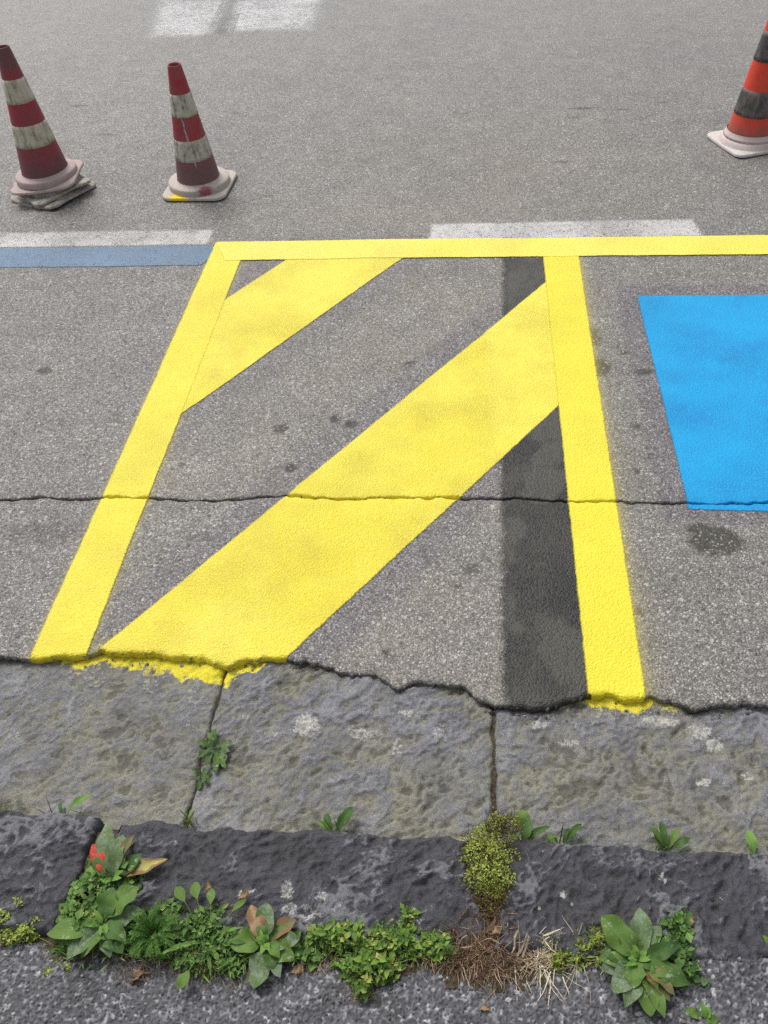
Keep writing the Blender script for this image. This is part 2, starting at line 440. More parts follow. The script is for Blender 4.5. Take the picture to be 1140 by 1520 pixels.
ROWS = np.unique(np.round(np.concatenate([
    np.arange(1.0, 1.03, .004), np.arange(1.03, 1.47, .011), np.arange(1.47, 1.49, .005),
    np.arange(1.49, 1.5101, .0014), np.arange(1.512, 1.53, .005), np.arange(1.53, YF, .0115), [YF]]), 5))

def poly_dist(poly, x, y):
    """distance inside a convex polygon (negative outside), metres"""
    P = np.asarray(poly, float)
    ar = np.sum(P[:, 0] * np.roll(P[:, 1], -1) - np.roll(P[:, 0], -1) * P[:, 1])
    if ar < 0: P = P[::-1]
    d = np.full(np.shape(x), 1e3)
    for a, b in zip(P, np.roll(P, -1, 0)):
        e = b - a; L = np.hypot(*e)
        d = np.minimum(d, (e[0] * (y - a[1]) - e[1] * (x - a[0])) / L)
    return d

# painted outlines on the ground, metres
def on_line(a, b, x=None, y=None):
    """point of the line a-b at a given x or y"""
    t = (x - a[0]) / (b[0] - a[0]) if x is not None else (y - a[1]) / (b[1] - a[1])
    return (a[0] + (b[0] - a[0]) * t, a[1] + (b[1] - a[1]) * t)
_l, _r = ((-0.7941, 1.0358), (0.2412, 2.5449)), ((-0.3834, 1.0301), (0.2458, 1.8992))
BIG = [on_line(*_l, y=.90), on_line(*_r, y=.90), on_line(*_r, x=.26), on_line(*_l, x=.26)]
_l, _r = ((-0.8297, 2.4342), (-0.6748, 2.6766)), ((-0.8454, 1.8132), (-0.2624, 2.6772))
UPPER = [on_line(*_l, x=-.88), on_line(*_r, x=-.88), on_line(*_r, y=2.77), on_line(*_l, y=2.77)]
LEFT = [(-0.944, 0.90), (-0.941, 2.835), (-0.823, 2.835), (-0.820, 0.90)]
RIGHT = [(0.236, 2.72), (0.245, 0.90), (0.357, 0.90), (0.355, 2.72)]
TOP = [(-0.943, 2.836), (4.6, 2.826), (4.6, 2.694), (-0.88, 2.703)]
BLUE = [(0.5199, 2.4505), (1.50, 2.451), (1.51, 1.478), (0.5264, 1.4974)]
TAR = [(0.0936, 2.6970), (0.2486, 2.6936), (0.262, 0.90), (0.072, 0.90), (0.0848, 1.6220)]
WHITE_L = [(-4.2, 2.935), (-0.97, 2.935), (-0.97, 2.82), (-4.2, 2.81)]
BLUE_L = [(-4.2, 2.808), (-0.90, 2.812), (-0.96, 2.672), (-4.2, 2.655)]
WHITE_R = [(-0.155, 2.952), (0.775, 2.962), (0.790, 2.838), (-0.165, 2.826)]

def build_road():
    xs = np.arange(X0, X1 + 1e-6, 0.0055)
    rows = ROWS
    XX, YR = np.meshgrid(xs, rows)
    YY = warp(XX, YR); ZZ = H(XX, YY, YR)
    # broken front face down to the gutter
    xf = xs[None, :]
    sk = []
    for k, (dz, dy) in enumerate(((-0.010, 0.001), (-0.020, 0.004), (-0.034, 0.012))):
        y = edge_y(xf) + dy + 0.005 * perlin(xf * 90, xf * 0 + k, 77 + k)
        sk.append((xf, y, ZZ[:1] + dz))
    AX = np.concatenate([s[0] for s in sk[::-1]] + [XX]); AY = np.concatenate([s[1] for s in sk[::-1]] + [YY]); AZ = np.concatenate([s[2] for s in sk[::-1]] + [ZZ])
    ns = 3
    yr = np.concatenate([np.ones((ns, len(xs)))] + [YR])
    # --- stains, plus shade painted on the broken edge
    dB = poly_dist(BIG, AX, yr); dU = poly_dist(UPPER, AX, yr); dBl = poly_dist(BLUE, AX, yr); dR = poly_dist(RIGHT, AX, yr); dL = poly_dist(LEFT, AX, yr); dT = poly_dist(TOP, AX, yr)
    nz = fbm(AX * 4, AY * 4, 51, 4)
    band = lambda d, w: sstep(-w - .012, -w + .006, d + 0.006 * nz)
    cool = np.maximum.reduce([0.75 * band(dB, .085), 0.6 * band(dU, .09), 1.0 * band(dBl, .062)])
    inbay = sstep(-.95, -.8, AX) * sstep(.30, .2, AX) * sstep(2.9, 2.7, yr)
    dust = (0.55 + 0.5 * nz) * inbay * (1 - cool)
    near_r = np.exp(-np.maximum(-dR, 0) / 0.12) * (AX > 0.3)
    dust = np.maximum(dust, 0.75 * near_r * (0.8 + 0.5 * nz) * (1 - cool))
    dust = np.maximum(dust, 0.95 * np.exp(-((AX + .25) / .55) ** 2 - ((AY - 3.02) / .16) ** 2))
    dust = np.maximum(dust, 0.95 * np.exp(-((AX - .1) / .55) ** 2 - ((AY - 3.35) / .40) ** 2) * (0.75 + 0.7 * nz))
    dust = np.maximum(dust, 0.55 * np.exp(-np.abs(yr - 2.69) / .10) * (AX > .35) * (0.8 + .5 * nz) * (1 - cool))
    dust = np.maximum(dust, 0.45 * np.exp(-np.maximum(-dBl - .07, 0) / .03) * (1 - cool))
    cool = np.maximum(cool, 0.35 * sstep(-.1, .4, fbm(AX * 1.3, AY * 1.3, 61, 3)) * (AX < -.9))
    oil = np.zeros_like(AX); onz = fbm(AX * 45, AY * 45, 57, 3)
    for (px, py, rx, ry, k) in [(*(0.5691, 1.3952), .058, .045, 1.25), (*(0.5422, 1.4331), .03, .02, 1.0), (*(-0.5196, 1.7851), .021, .021, .9), (*(-0.3744, 1.8277), .018, .016, .95), (*(-0.3284, 1.8049), .020, .018, .95), (*(-0.4668, 1.6215), .019, .017, .9), (*(-1.3046, 2.0504), .03, .022, .7),
                                (*(0.4402, 1.8062), .018, .016, .6), (*(-0.1840, 2.0873), .02, .018, .6), (*(0.4883, 2.0494), .03, .018, .75), (*(0.4481, 2.1453), .02, .015, .5), (*(-0.0219, 1.2394), .012, .012, .6), (*(0.0079, 1.2905), .03, .02, .5), (*(0.3692, 1.1813), .014, .012, .6),
                                (*(-0.1704, 1.0529), .012, .012, .7), (*(-0.1836, 1.2538), .012, .01, .5), (*(0.3676, 2.0718), .03, .05, .8), (*(0.3677, 2.2255), .022, .06, .6), (*(-0.6458, 1.3663), .05, .02, .35), (*(-1.0621, 1.3771), .12, .05, .35), (*(0.4188, 1.6287), .012, .012, .6), (*(0.4605, 1.6932), .012, .012, .5),
                                (*(0.4554, 1.7194), .01, .012, .5), (*(-0.7639, 1.6316), .012, .012, .5),
                                (*(0.4769, 4.0107), .075, .012, .7), (*(0.6442, 3.9828), .05, .010, .5), (*(0.8282, 4.0548), .05, .010, .5), (*(1.2425, 4.8692), .07, .012, .7), (*(1.2713, 4.7636), .05, .012, .6), (*(0.9092, 4.8644), .05, .02, .5), (*(0.6989, 4.5683), .03, .012, .6), (*(-2.0905, 4.6257), .04, .02, .6), (*(-1.9415, 4.2251), .05, .014, .6), (*(-1.6798, 3.8577), .06, .012, .5),
                                (*(0.3483, 3.4625), .05, .012, .5), (*(0.4195, 3.9074), .04, .010, .5), (*(0.1647, 4.2906), .06, .012, .4), (*(-0.8227, 3.2120), .03, .014, .5)]:
        r = np.hypot((AX - px) / rx, (AY - py) / ry) + .16 * onz
        oil = np.maximum(oil, k * sstep(1.45, .35, r))
    ymist = 0.5 * np.exp(-np.maximum(-dR, 0) / .013) * (AX > .3) + 0.35 * np.exp(-np.maximum(-dL, 0) / .008)
    ymist = np.maximum(ymist, 0.5 * sstep(-.02, .01, np.minimum(dB, 0.02)) * np.exp(-np.abs(yr - 1.0) / .03))
    dirt = np.exp(-((yr - 1.5) / .0028) ** 2) * 0.95 + 0.7 * (AZ < -0.016) * sstep(1.05, 1.02, yr)  # dirt in the crack; shadow painted on the lower front face
    dirt = np.clip(dirt + 0.3 * np.exp(-((yr - 1.5) / .012) ** 2) * (0.5 + nz), 0, 1)
    nr, nc = AX.shape
    V = np.stack([AX, AY, AZ], -1).reshape(-1, 3); F = grid_faces(nr, nc)
    at = {'cool': cool, 'dust': np.clip(dust, 0, 1), 'oil': oil, 'ymist': ymist, 'dirt': dirt}
    at = {k: v.ravel() for k, v in at.items()}
    # --- the rest of the road, out to the horizon
    ex = [np.array([-150., -40, -12, -5, X0]), np.array([X0, X1]), np.array([X1, 5, 12, 40, 150.])]
    eyf = np.array([YF, 6, 10, 20, 60, 200.]); eyn = np.array([1.0, 1.5, YF])
    for gx, gy in ((np.concatenate([ex[0], ex[2]]), eyf), (ex[0], eyn), (ex[2], eyn)):
        a, b = np.meshgrid(gx, gy)
        if gy is eyn: b = np.where(b == 1.0, 0.97, b)
        k = len(V)
        V = np.concatenate([V, np.stack([a, b, np.zeros_like(a)], -1).reshape(-1, 3)])
        F = np.concatenate([F, grid_faces(*a.shape) + k])
        for q in at: at[q] = np.concatenate([at[q], np.zeros(a.size)])
    o = mesh_obj('road', V, F, m_road(), attrs=at)
    return tag(o, 'grey worn asphalt road with dark cracks and stains', kind='structure')
road = build_road()

def paint(name, poly, layer, mat, label, cat, margin=0.014, dx=0.008, pale=None, group=None, rag=0.0012):
    P = np.asarray(poly, float)
    y0, y1 = P[:, 1].min() - margin, P[:, 1].max() + margin
    skirt = y0 < 1.0
    if y0 < 1.0: y0 = 1.0
    rows = ROWS[(ROWS > y0) & (ROWS < y1)]
    rows = np.concatenate([[y0], rows, [y1]]) if y1 < YF else np.concatenate([np.arange(y0, y1, .02), [y1]])
    # x extents of the outline grown by the margin
    ar = np.sum(P[:, 0] * np.roll(P[:, 1], -1) - np.roll(P[:, 0], -1) * P[:, 1])
    if ar < 0: P = P[::-1]
    def extent(yl, yh):
        lo = np.full(len(rows), -1e3); hi = np.full(len(rows), 1e3)
        for a, b in zip(P, np.roll(P, -1, 0)):
            e = b - a; L = np.hypot(*e); nx, ny = -e[1] / L, e[0] / L       # inward normal
            c = nx * a[0] + ny * a[1] - margin
            if abs(nx) > 1e-6:
                if nx > 0: lo = np.maximum(lo, (c - ny * yl) / nx)
                else: hi = np.minimum(hi, (c - ny * yh) / nx)
        return lo, hi
    lo, hi = extent(rows, rows)
    if y1 < YF:
        for _ in range(3): lo, hi = extent(warp(lo, rows), warp(hi, rows))
    hi = np.maximum(hi, lo + 1e-5)
    nc = int(min(400, max(8, np.max(hi - lo) / dx)))
    u = np.linspace(0, 1, nc)
    XX = lo[:, None] + (hi - lo)[:, None] * u[None]
    YR = np.repeat(rows[:, None], nc, 1)
    YY = warp(XX, YR) if y1 < YF else YR
    ZZ = H(XX, YY, YR) + layer
    E = poly_dist(P, XX, YY) + rag * fbm(XX * 28, YY * 28, 87, 4)
    if skirt:
        for dz, dy in ((-0.010, -0.0015), (-0.020, 0.001)):
            y = edge_y(XX[:1]) + dy
            XX = np.concatenate([XX[:1], XX]); YY = np.concatenate([y, YY]); ZZ = np.concatenate([ZZ[:1] + (-0.010), ZZ]); E = np.concatenate([E[:1], E]); YR = np.concatenate([YR[:1], YR])
    pl = np.zeros_like(E) if pale is None else pale(XX, YR)
    V = np.stack([XX, YY, ZZ], -1).reshape(-1, 3)
    o = mesh_obj(name, V, grid_faces(*XX.shape), mat, attrs={'edge': np.clip(E, -.05, .05).ravel(), 'pale': pl.ravel()})
    return tag(o, label, cat, group)

YD, YP = (0.76, 0.545, 0.012), (0.86, 0.73, 0.14)
my_fresh = m_paint('yellow_paint_fresh', (0.61, 0.520, 0.008), (0.65, 0.565, 0.022), 0.1, pores=0.12, fuzz=0.004, grime=0.10, dirtc=(0.36, 0.29, 0.012))
my_diag = m_paint('yellow_paint_sprayed', (0.60, 0.500, 0.006), (0.67, 0.58, 0.045), 0.0, pores=0.45, fuzz=0.004, grime=0.26, dirtc=(0.36, 0.30, 0.008))
my_left = m_paint('yellow_paint_line', (0.585, 0.490, 0.007), (0.65, 0.565, 0.03), 0.05, pores=0.22, fuzz=0.004, grime=0.18, dirtc=(0.34, 0.28, 0.010))
my_top = m_paint('yellow_paint_pale', (0.63, 0.55, 0.035), (0.67, 0.595, 0.09), 0.3, pores=0.10, fuzz=0.004, grime=0.10, dirtc=(0.36, 0.27, 0.04))
m_white = m_paint('worn_white_paint', (0.40, 0.395, 0.385), (0.50, 0.49, 0.48), 0.2, pores=0.6, fuzz=0.014, wear=0.34, grime=0.3, dirtc=(0.13, 0.125, 0.12))
m_ghost = m_paint('faded_white_paint', (0.45, 0.45, 0.45), (0.56, 0.56, 0.56), 0.2, pores=0.5, fuzz=0.11, wear=0.40, grime=0.2, dirtc=(0.15, 0.15, 0.15))
m_bluel = m_paint('worn_blue_paint', (0.062, 0.130, 0.215), (0.100, 0.175, 0.265), 0.2, pores=0.35, fuzz=0.006, wear=0.28, grime=0.2, dirtc=(0.09, 0.10, 0.13))
m_blue = m_paint('fresh_blue_paint', (0.0, 0.245, 0.50), (0.006, 0.30, 0.585), 0.1, pores=0.45, bumpk=0.5, spec=0.22, fuzz=0.004, grime=0.12, dirtc=(0.008, 0.12, 0.34))
m_tar = m_paint('black_cover_paint', (0.009, 0.0095, 0.011), (0.046, 0.044, 0.038), 0.0, pores=0.2, fuzz=0.024, wear=0.04, rough=0.45, spec=0.3, grime=0.35, dirtc=(0.060, 0.056, 0.042), bumpk=.8)

MG = 'painted markings on the asphalt'
paint('white_line', WHITE_L, .0012, m_white, 'worn white dash at the far left above the faded blue line', 'road marking', .03, .012, group=MG)
paint('white_line', WHITE_R, .0012, m_white, 'worn white dash just behind the yellow cross line, right of centre', 'road marking', .03, .012, group=MG)
paint('blue_line', BLUE_L, .0016, m_bluel, 'faded slate blue line running left from the yellow corner', 'road marking', group=MG)
paint('blue_square', BLUE, .0016, m_blue, 'bright sky blue painted square on the asphalt at right', 'road marking', group=MG)
paint('black_strip', TAR, .0016, m_tar, 'black strip of cover paint passing under the yellow diagonals', 'road marking', .032, group=MG, rag=.008,
      pale=lambda x, y: .75 * np.exp(-(((y - 1.64) - .92 * (x - .16)) / .035) ** 2) - .2 + 1.3 * sstep(.0, .35, fbm(x * 5 + y * 2, y * 5 - x * 2, 83, 4)) - .5 * np.exp(-((x - .17) / .09) ** 2 - ((y - 1.66) / .10) ** 2) + .35 * np.exp(-((y - 1.0) / .06) ** 2))
paint('yellow_diagonal', UPPER, .0022, my_diag, 'shorter upper yellow diagonal stripe meeting the back corner', 'road marking', group=MG,
      pale=lambda x, y: 0.75 * sstep(2.25, 2.7, y) - 0.2 * sstep(2.1, 1.9, y))
paint('yellow_diagonal', BIG, .0022, my_diag, 'long wide yellow diagonal stripe from gutter to right line', 'road marking', group=MG,
      pale=lambda x, y: 0.55 * sstep(.02, .08, x) + 0.35 * np.exp(-((x + .32) / .2) ** 2 - ((y - 1.95) / .18) ** 2) - 0.45 * np.exp(-((x + .35) / .4) ** 2 - ((y - 1.2) / .18) ** 2) + 0.6 * np.exp(-((x + .53) / .08) ** 2 - ((y - 1.06) / .10) ** 2))
paint('yellow_line', LEFT, .0027, my_left, 'left yellow line crossing the bay from gutter to back corner', 'road marking', group=MG,
      pale=lambda x, y: 0.45 * sstep(2.4, 2.7, y))
paint('yellow_line', RIGHT, .0028, my_fresh, 'right yellow line beside the black strip, freshest and brightest', 'road marking', group=MG)
paint('yellow_line', TOP, .0034, my_top, 'long pale yellow cross line along the back of the bay', 'road marking', group=MG)
paint('white_block', [(-1.8727, 5.2410), (-1.4746, 5.2313), (-1.5363, 5.9109), (-2.03, 6.02)], .0012, m_ghost, 'faded white block at the top edge, left one of two', 'road marking', .09, .02, group=MG)
paint('white_block', [(-1.4639, 5.2894), (-0.9380, 5.2756), (-0.95, 6.0), (-1.5054, 5.9066)], .0012, m_ghost, 'faded white block at the top edge, right one of two', 'road marking', .09, .02, group=MG)

# ------------------------------------------------------------------ gutter stones, kerb stones
mat_gutter = m_stone('gutter_basalt', (0.060, 0.063, 0.076), (0.170, 0.170, 0.172), (0.238, 0.226, 0.140), 0.72, bump=1.0)
mat_kerb = m_stone('kerb_basalt', (0.020, 0.020, 0.026), (0.050, 0.050, 0.061), (0.058, 0.054, 0.052), 0.35, bump=1.0, rough=0.6)

def rock_height(x, y, seed, amp, gscale=1.0):
    """hewn, weathered basalt: rounded lumps with sharp chipped steps"""
    wx = x + 0.02 * fbm(x * 9, y * 9, seed + 90, 2); wy = y + 0.02 * fbm(x * 9, y * 9, seed + 91, 2)
    a = fbm(wx * 7 * gscale, wy * 7 * gscale, seed, 3)
    rid = 1 - np.abs(fbm((wx * .8 + wy * .6) * 22 * gscale, (wy * .8 - wx * .6) * 36 * gscale, seed + 1, 4, 0.55)) * 1.6
    f1, f2, cid = worley(wx * 20 * gscale + fbm(wx * 40, wy * 40, seed + 5, 2) * .4, wy * 28 * gscale, seed + 2)
    chip = (cid - .5) * sstep(0, .25, f2 - f1)
    fine = fbm(x * 120, y * 120, seed + 3, 3) + 1.3 * (0.35 - np.abs(fbm(wx * 48, wy * 62, seed + 7, 3)))
    h = 0.55 * a + 0.50 * rid + 0.55 * chip + 0.20 * fine
    return h * amp

def stone(name, corners, ztop, depth, seed, amp, mat, parent, rnd=0.012, res=0.0035, gscale=1.0, yel=None, lich=None, wob=0.003, tilt=0.0):
    """corners: near-left, near-right, far-right, far-left"""
    c = np.asarray(corners, float)
    L = max(np.hypot(*(c[1] - c[0])), np.hypot(*(c[2] - c[3]))); D = max(np.hypot(*(c[3] - c[0])), np.hypot(*(c[2] - c[1])))
    nc = int(L / res); nr = int(D / res)
    u, v = np.meshgrid(np.linspace(0, 1, nc), np.linspace(0, 1, nr))
    def bil(k): return (1 - v) * ((1 - u) * c[0, k] + u * c[1, k]) + v * ((1 - u) * c[3, k] + u * c[2, k])
    x, y = bil(0), bil(1)
    du = np.minimum(u, 1 - u) * L; dv = np.minimum(v, 1 - v) * D
    ed = np.minimum(du, dv)
    fade = np.exp(-ed / 0.02)
    x = x + wob * 1.6 * fbm(y * 14, x * 3, seed + 31, 3) * fade; y = y + wob * 1.6 * fbm(x * 14, y * 3, seed + 32, 3) * fade
    hr = rock_height(x, y, seed, amp, gscale)
    q = np.clip(1 - ed / (rnd * (1 + 0.6 * fbm(x * 12, y * 12, seed + 40, 2))), 0, 1)
    z = ztop + hr - rnd * 0.8 * (1 - np.sqrt(np.clip(1 - q ** 2, 0, 1))) + tilt * (v - .5)
    hn = np.clip((hr - np.median(hr)) / (1.6 * np.std(hr)), -1, 1)
    yv = np.zeros_like(x) if yel is None else yel(x, y)
    lv = np.zeros_like(x) if lich is None else lich(x, y)
    V = np.stack([x, y, z], -1).reshape(-1, 3)
    F = grid_faces(nr, nc)
    idx = np.arange(nr * nc).reshape(nr, nc)
    loop = np.concatenate([idx[0, :], idx[1:, -1], idx[-1, -2::-1], idx[-2:0, 0][::1]])
    prev = loop; rings = []
    base = len(V); P0 = V[loop].copy(); cen = P0.mean(0)
    nseg = 4
    for k in range(1, nseg + 1):
        P = P0.copy(); P[:, 2] = P0[:, 2] + (ztop - depth - P0[:, 2]) * k / nseg
        out = P0[:, :2] - cen[:2]; out /= np.maximum(np.abs(out) / np.array([L / 2, D / 2]), 1e-6).max(1)[:, None] + 1e-9
        P[:, :2] += 0.0016 * fbm(P0[:, 0] * 60 + k * 5.3, P0[:, 1] * 60 + P[:, 2] * 60, seed + 55, 2)[:, None]
        V = np.concatenate([V, P]); new = np.arange(base, base + len(loop)); base += len(loop)
        F = np.concatenate([F, np.stack([prev, new, np.roll(new, -1), np.roll(prev, -1)], -1)])
        prev = new
    ns = len(loop) * nseg
    dv_ = np.exp(-((y - .655) / .075) ** 2) * (.7 + .7 * fbm(x * 9, y * 9, 74, 3)) if yel is not None else np.zeros_like(x)
    at = {'dust': np.concatenate([np.clip(dv_, 0, 1).ravel(), np.zeros(ns)]), 'hgt': np.concatenate([hn.ravel(), np.zeros(ns)]), 'yel': np.concatenate([yv.ravel(), np.tile(yv.ravel()[loop], nseg)]), 'lichen': np.concatenate([lv.ravel(), np.zeros(ns)])}
    return mesh_obj(name, V, F, mat, parent, attrs=at)

def blobs(lst):
    def f(x, y):
        s = np.zeros_like(x)
        for px, py, rx, ry, k in lst:
            s = np.maximum(s, k * sstep(1.35, 0.3, np.hypot((x - px) / rx, (y - py) / ry)))
        return s
    return f

gutter = tag(empty('gutter', (0, 0, 0)), 'row of rough grey gutter stones along the road edge', kind='structure')
lg = blobs([(*(-0.3189, 0.8816), .035, .03, .95), (*(-0.3904, 0.8553), .03, .012, .5), (*(-0.4464, 0.8940), .016, .018, .5), (*(-0.2010, 0.8676), .05, .02, .6), (*(-0.1166, 0.9175), .03, .012, .7), (*(-0.0537, 0.8749), .025, .03, .55),
            (*(-0.1317, 0.8414), .02, .03, .6), (*(0.1455, 0.9071), .03, .014, .7), (*(0.1959, 0.8724), .04, .012, .6), (*(0.3826, 0.9261), .06, .02, .75), (*(0.4568, 0.9073), .03, .03, .7), (*(0.4771, 0.8792), .03, .02, .7),
            (*(0.4448, 0.8010), .025, .012, .75), (*(0.5272, 0.8189), .02, .012, .6), (*(0.3256, 0.9385), .03, .02, .5), (*(-0.9057, 0.9458), .03, .01, .4), (*(-0.9204, 0.8322), .02, .02, .5), (*(-0.5634, 0.8806), .012, .02, .5)])
def yel_gutter(x, y):
    e = edge_y(x)
    d = e - y
    n = fbm(x * 34, y * 34, 71, 5) * .55
    a = sstep(-.93, -.84, x) * sstep(-.41, -.45, x)
    lim = np.interp(x, [-.95, -.82, -.66, -.56, -.50, -.42], [.006, .018, .034, .042, .032, .012])
    s = a * sstep(1.5, .55, d / (lim * (1 + n)))
    a2 = sstep(.21, .26, x) * sstep(.40, .35, x)
    s2 = a2 * sstep(1.6, .5, d / (.018 * (1 + n)))
    mist = 0.44 * np.exp(-np.maximum(d, 0) / .10) * sstep(-1.0, -.8, x) * sstep(-.45, -.55, x) + .50 * np.exp(-np.maximum(d, 0) / .045) * sstep(.12, .22, x) * sstep(.5, .4, x)
    mist = np.maximum(mist, 0.15 * np.exp(-((y - .70) / .06) ** 2) * (0.6 + 1.2 * fbm(x * 6, y * 6, 73, 3)))
    return np.maximum(np.maximum(s, s2) * 1.0, np.clip(mist, 0, .5))
gx = [-5.0, -4.1, -3.2, -2.35, -1.45, -0.514, 0.056, 0.98, 1.9, 2.8, 3.6]
for k in range(10):
    a, b = gx[k] + .0022, gx[k + 1] - .0022
    zt = (-.021, -.022, -.020, -.021, -.021, -.020, -.024, -.021, -.022, -.021)[k]
    stone('gutter_stone', [(a, .585), (b, .585), (b, 1.10), (a, 1.10)], zt, .10, 61 + 13 * k, (.006, .006, .006, .0074, .0064, .0080, .0076, .006, .006, .006)[k], mat_gutter, gutter, rnd=.011, res=.0034 if k in (4, 5, 6) else .007 if k == 7 else .014, gscale=.8 if k == 4 else 1.0, yel=yel_gutter, lich=lg)

kerb = tag(empty('kerb', (0, 0, 0)), 'row of dark rough basalt kerb stones', kind='structure')
lk = lambda x, y, f=blobs([(*(-0.3605, 0.5117), .012, .012, .9), (*(-0.3460, 0.5180), .012, .010, .8), (*(-0.2869, 0.5216), .016, .026, .95), (*(-0.2762, 0.4903), .022, .016, .85), (*(-0.2300, 0.5143), .018, .014, .8), (*(-0.2420, 0.4821), .03, .018, .8), (*(-0.2006, 0.5003), .02, .014, .7), (*(-0.4920, 0.5885), .010, .008, .8),
            (*(-0.0908, 0.4864), .035, .016, .8), (*(-0.0706, 0.5083), .03, .012, .6), (*(0.1612, 0.5425), .010, .008, 1.2), (*(0.1751, 0.5287), .012, .005, .8), (*(0.1217, 0.5181), .005, .005, 1.0), (*(0.3224, 0.5746), .010, .014, .8), (*(0.3510, 0.5551), .01, .006, .6), (*(0.4129, 0.5537), .012, .010, .5), (*(-0.0473, 0.4689), .03, .02, .5), (*(-0.1387, 0.5414), .012, .02, .4), (*(-0.2655, 0.6039), .016, .01, .4),
            (*(-0.0074, 0.5712), .02, .03, .4), (*(0.1257, 0.6104), .05, .01, .4), (*(0.4725, 0.5677), .02, .02, .5)]): .72 * f(x, y)
for k, (a, b, na, nb, zt, s) in enumerate([(-2.3, -1.46, -2.3, -1.46, .076, 1), (-1.45, -.637, -1.45, -.652, .080, 2), (-.603, .048, -.628, .040, .074, 3), (.064, .99, .050, .99, .076, 4), (1.0, 1.9, 1.0, 1.9, .076, 5), (1.91, 2.8, 1.91, 2.8, .078, 6), (2.81, 3.6, 2.81, 3.6, .076, 7), (-3.2, -2.31, -3.2, -2.31, .078, 8), (-4.1, -3.21, -4.1, -3.21, .077, 9)]):
    stone('kerb_stone', [(na, (.42, .42, .430, .450, .475, .475, .475, .42, .42)[k]), (nb, (.42, .428, .447, .475, .475, .475, .475, .42, .42)[k]), (b, .628), (a, .628 if k != 2 else .622)], zt, .13, 200 + 17 * s, .0092, mat_kerb, kerb, rnd=.014, res=.0030 if k in (1, 2, 3) else .007 if k == 4 else .014, gscale=1.1, lich=lk, wob=.005)

# soil in the joints
def sheet(name, x0, x1, y0, y1, res, zf, mat, parent=None, attrs=None):
    xs = np.arange(x0, x1 + res * .5, res); ys = np.arange(y0, y1 + res * .5, res)
    x, y = np.meshgrid(xs, ys); z = zf(x, y)
    return mesh_obj(name, np.stack([x, y, z], -1).reshape(-1, 3), grid_faces(*x.shape), mat, parent, attrs)
mat_soil = m_soil()
o = sheet('joint_soil', -4.9, 3.5, .56, 1.08, .012, lambda x, y: -.0285 + .0035 * fbm(x * 40, y * 40, 301, 3) - .035 * sstep(.010, .022, np.min(np.abs(x[..., None] - np.array(gx)), -1)), mat_soil)
tag(o, 'dark soil filling the joints between gutter stones', kind='structure')
def zverge(x, y):
    z = .061 + .006 * fbm(x * 30, y * 30, 303, 3)
    z = z + .010 * np.exp(-((x + .61) / .05) ** 2) + .014 * np.exp(-((x - .05) / .09) ** 2 - ((y - .43) / .04) ** 2)
    return z - sstep(.60, .63, y) * .06
o = sheet('verge_soil', -4.0, 3.5, .395, .635, .008, zverge, mat_soil)
tag(o, 'strip of dark soil between kerb and footpath', kind='structure')

# ------------------------------------------------------------------ footpath in front of the kerb
ZS = .066
def fp_edge(x):
    return np.interp(x, [-.8, -.62, -.4, -.1, .05, .3, .5, .99], [.424, .428, .436, .446, .450, .460, .466, .488]) + .006 * fbm(x * 25, x * 0, 311, 3)
def build_footpath():
    xs = np.arange(-1.7, 1.75, .0022); r = np.linspace(0, 1, 132)
    x, v = np.meshgrid(xs, r)
    y = .17 + (fp_edge(x) - .17) * v
    wx = x + .0009 * fbm(x * 160, y * 160, 312, 2); wy = y + .0009 * fbm(x * 160, y * 160, 313, 2)
    f1, f2, cid = worley(wx * 185, wy * 185, 314)
    g1, g2, cid2 = worley(wx * 340, wy * 340, 318)
    bigc = cid > .34
    h = np.where(bigc, sstep(0, .3, f2 - f1) * (.45 + .55 * cid), .30 * sstep(0, .25, g2 - g1) + .15 * cid2)
    chip = np.where(bigc, (np.modf(cid * 37.7)[0]) ** 1.3 * .9 + .05, .55 * cid2)
    gap = np.where(bigc, sstep(.14, .02, f2 - f1), .55 * sstep(.16, 0, g2 - g1) + .25)
    z = ZS + .0042 * h + .003 * fbm(x * 5, y * 5, 320, 3) - (.014 * sstep(.96, 1.0, v) + .006 * np.exp(-(1 - v) / .05)) * sstep(.38, .26, x) + .008 * sstep(.80, 1.0, v) * sstep(.26, .40, x)
    V = np.stack([x, y, z], -1).reshape(-1, 3); F = grid_faces(*x.shape)
    ch, gp = chip.ravel(), gap.ravel()
    for gx_, gy_ in ((np.array([-60., -5, -1.7]), np.array([-40., -3, .17, .425])), (np.array([-1.7, xs[-1]]), np.array([-40., -3, .17])), (np.array([xs[-1], 5, 60.]), np.array([-40., -3, .17, .475]))):
        a, b = np.meshgrid(gx_, gy_); k = len(V)
        V = np.concatenate([V, np.stack([a, b, a * 0 + ZS], -1).reshape(-1, 3)]); F = np.concatenate([F, grid_faces(*a.shape) + k])
        ch = np.concatenate([ch, np.full(a.size, .5)]); gp = np.concatenate([gp, np.full(a.size, .3)])
    o = mesh_obj('footpath', V, F, m_sidewalk(), attrs={'chip': ch, 'gap': gp})
    return tag(o, 'dark coarse asphalt footpath along the near side of the kerb', kind='structure')
build_footpath()

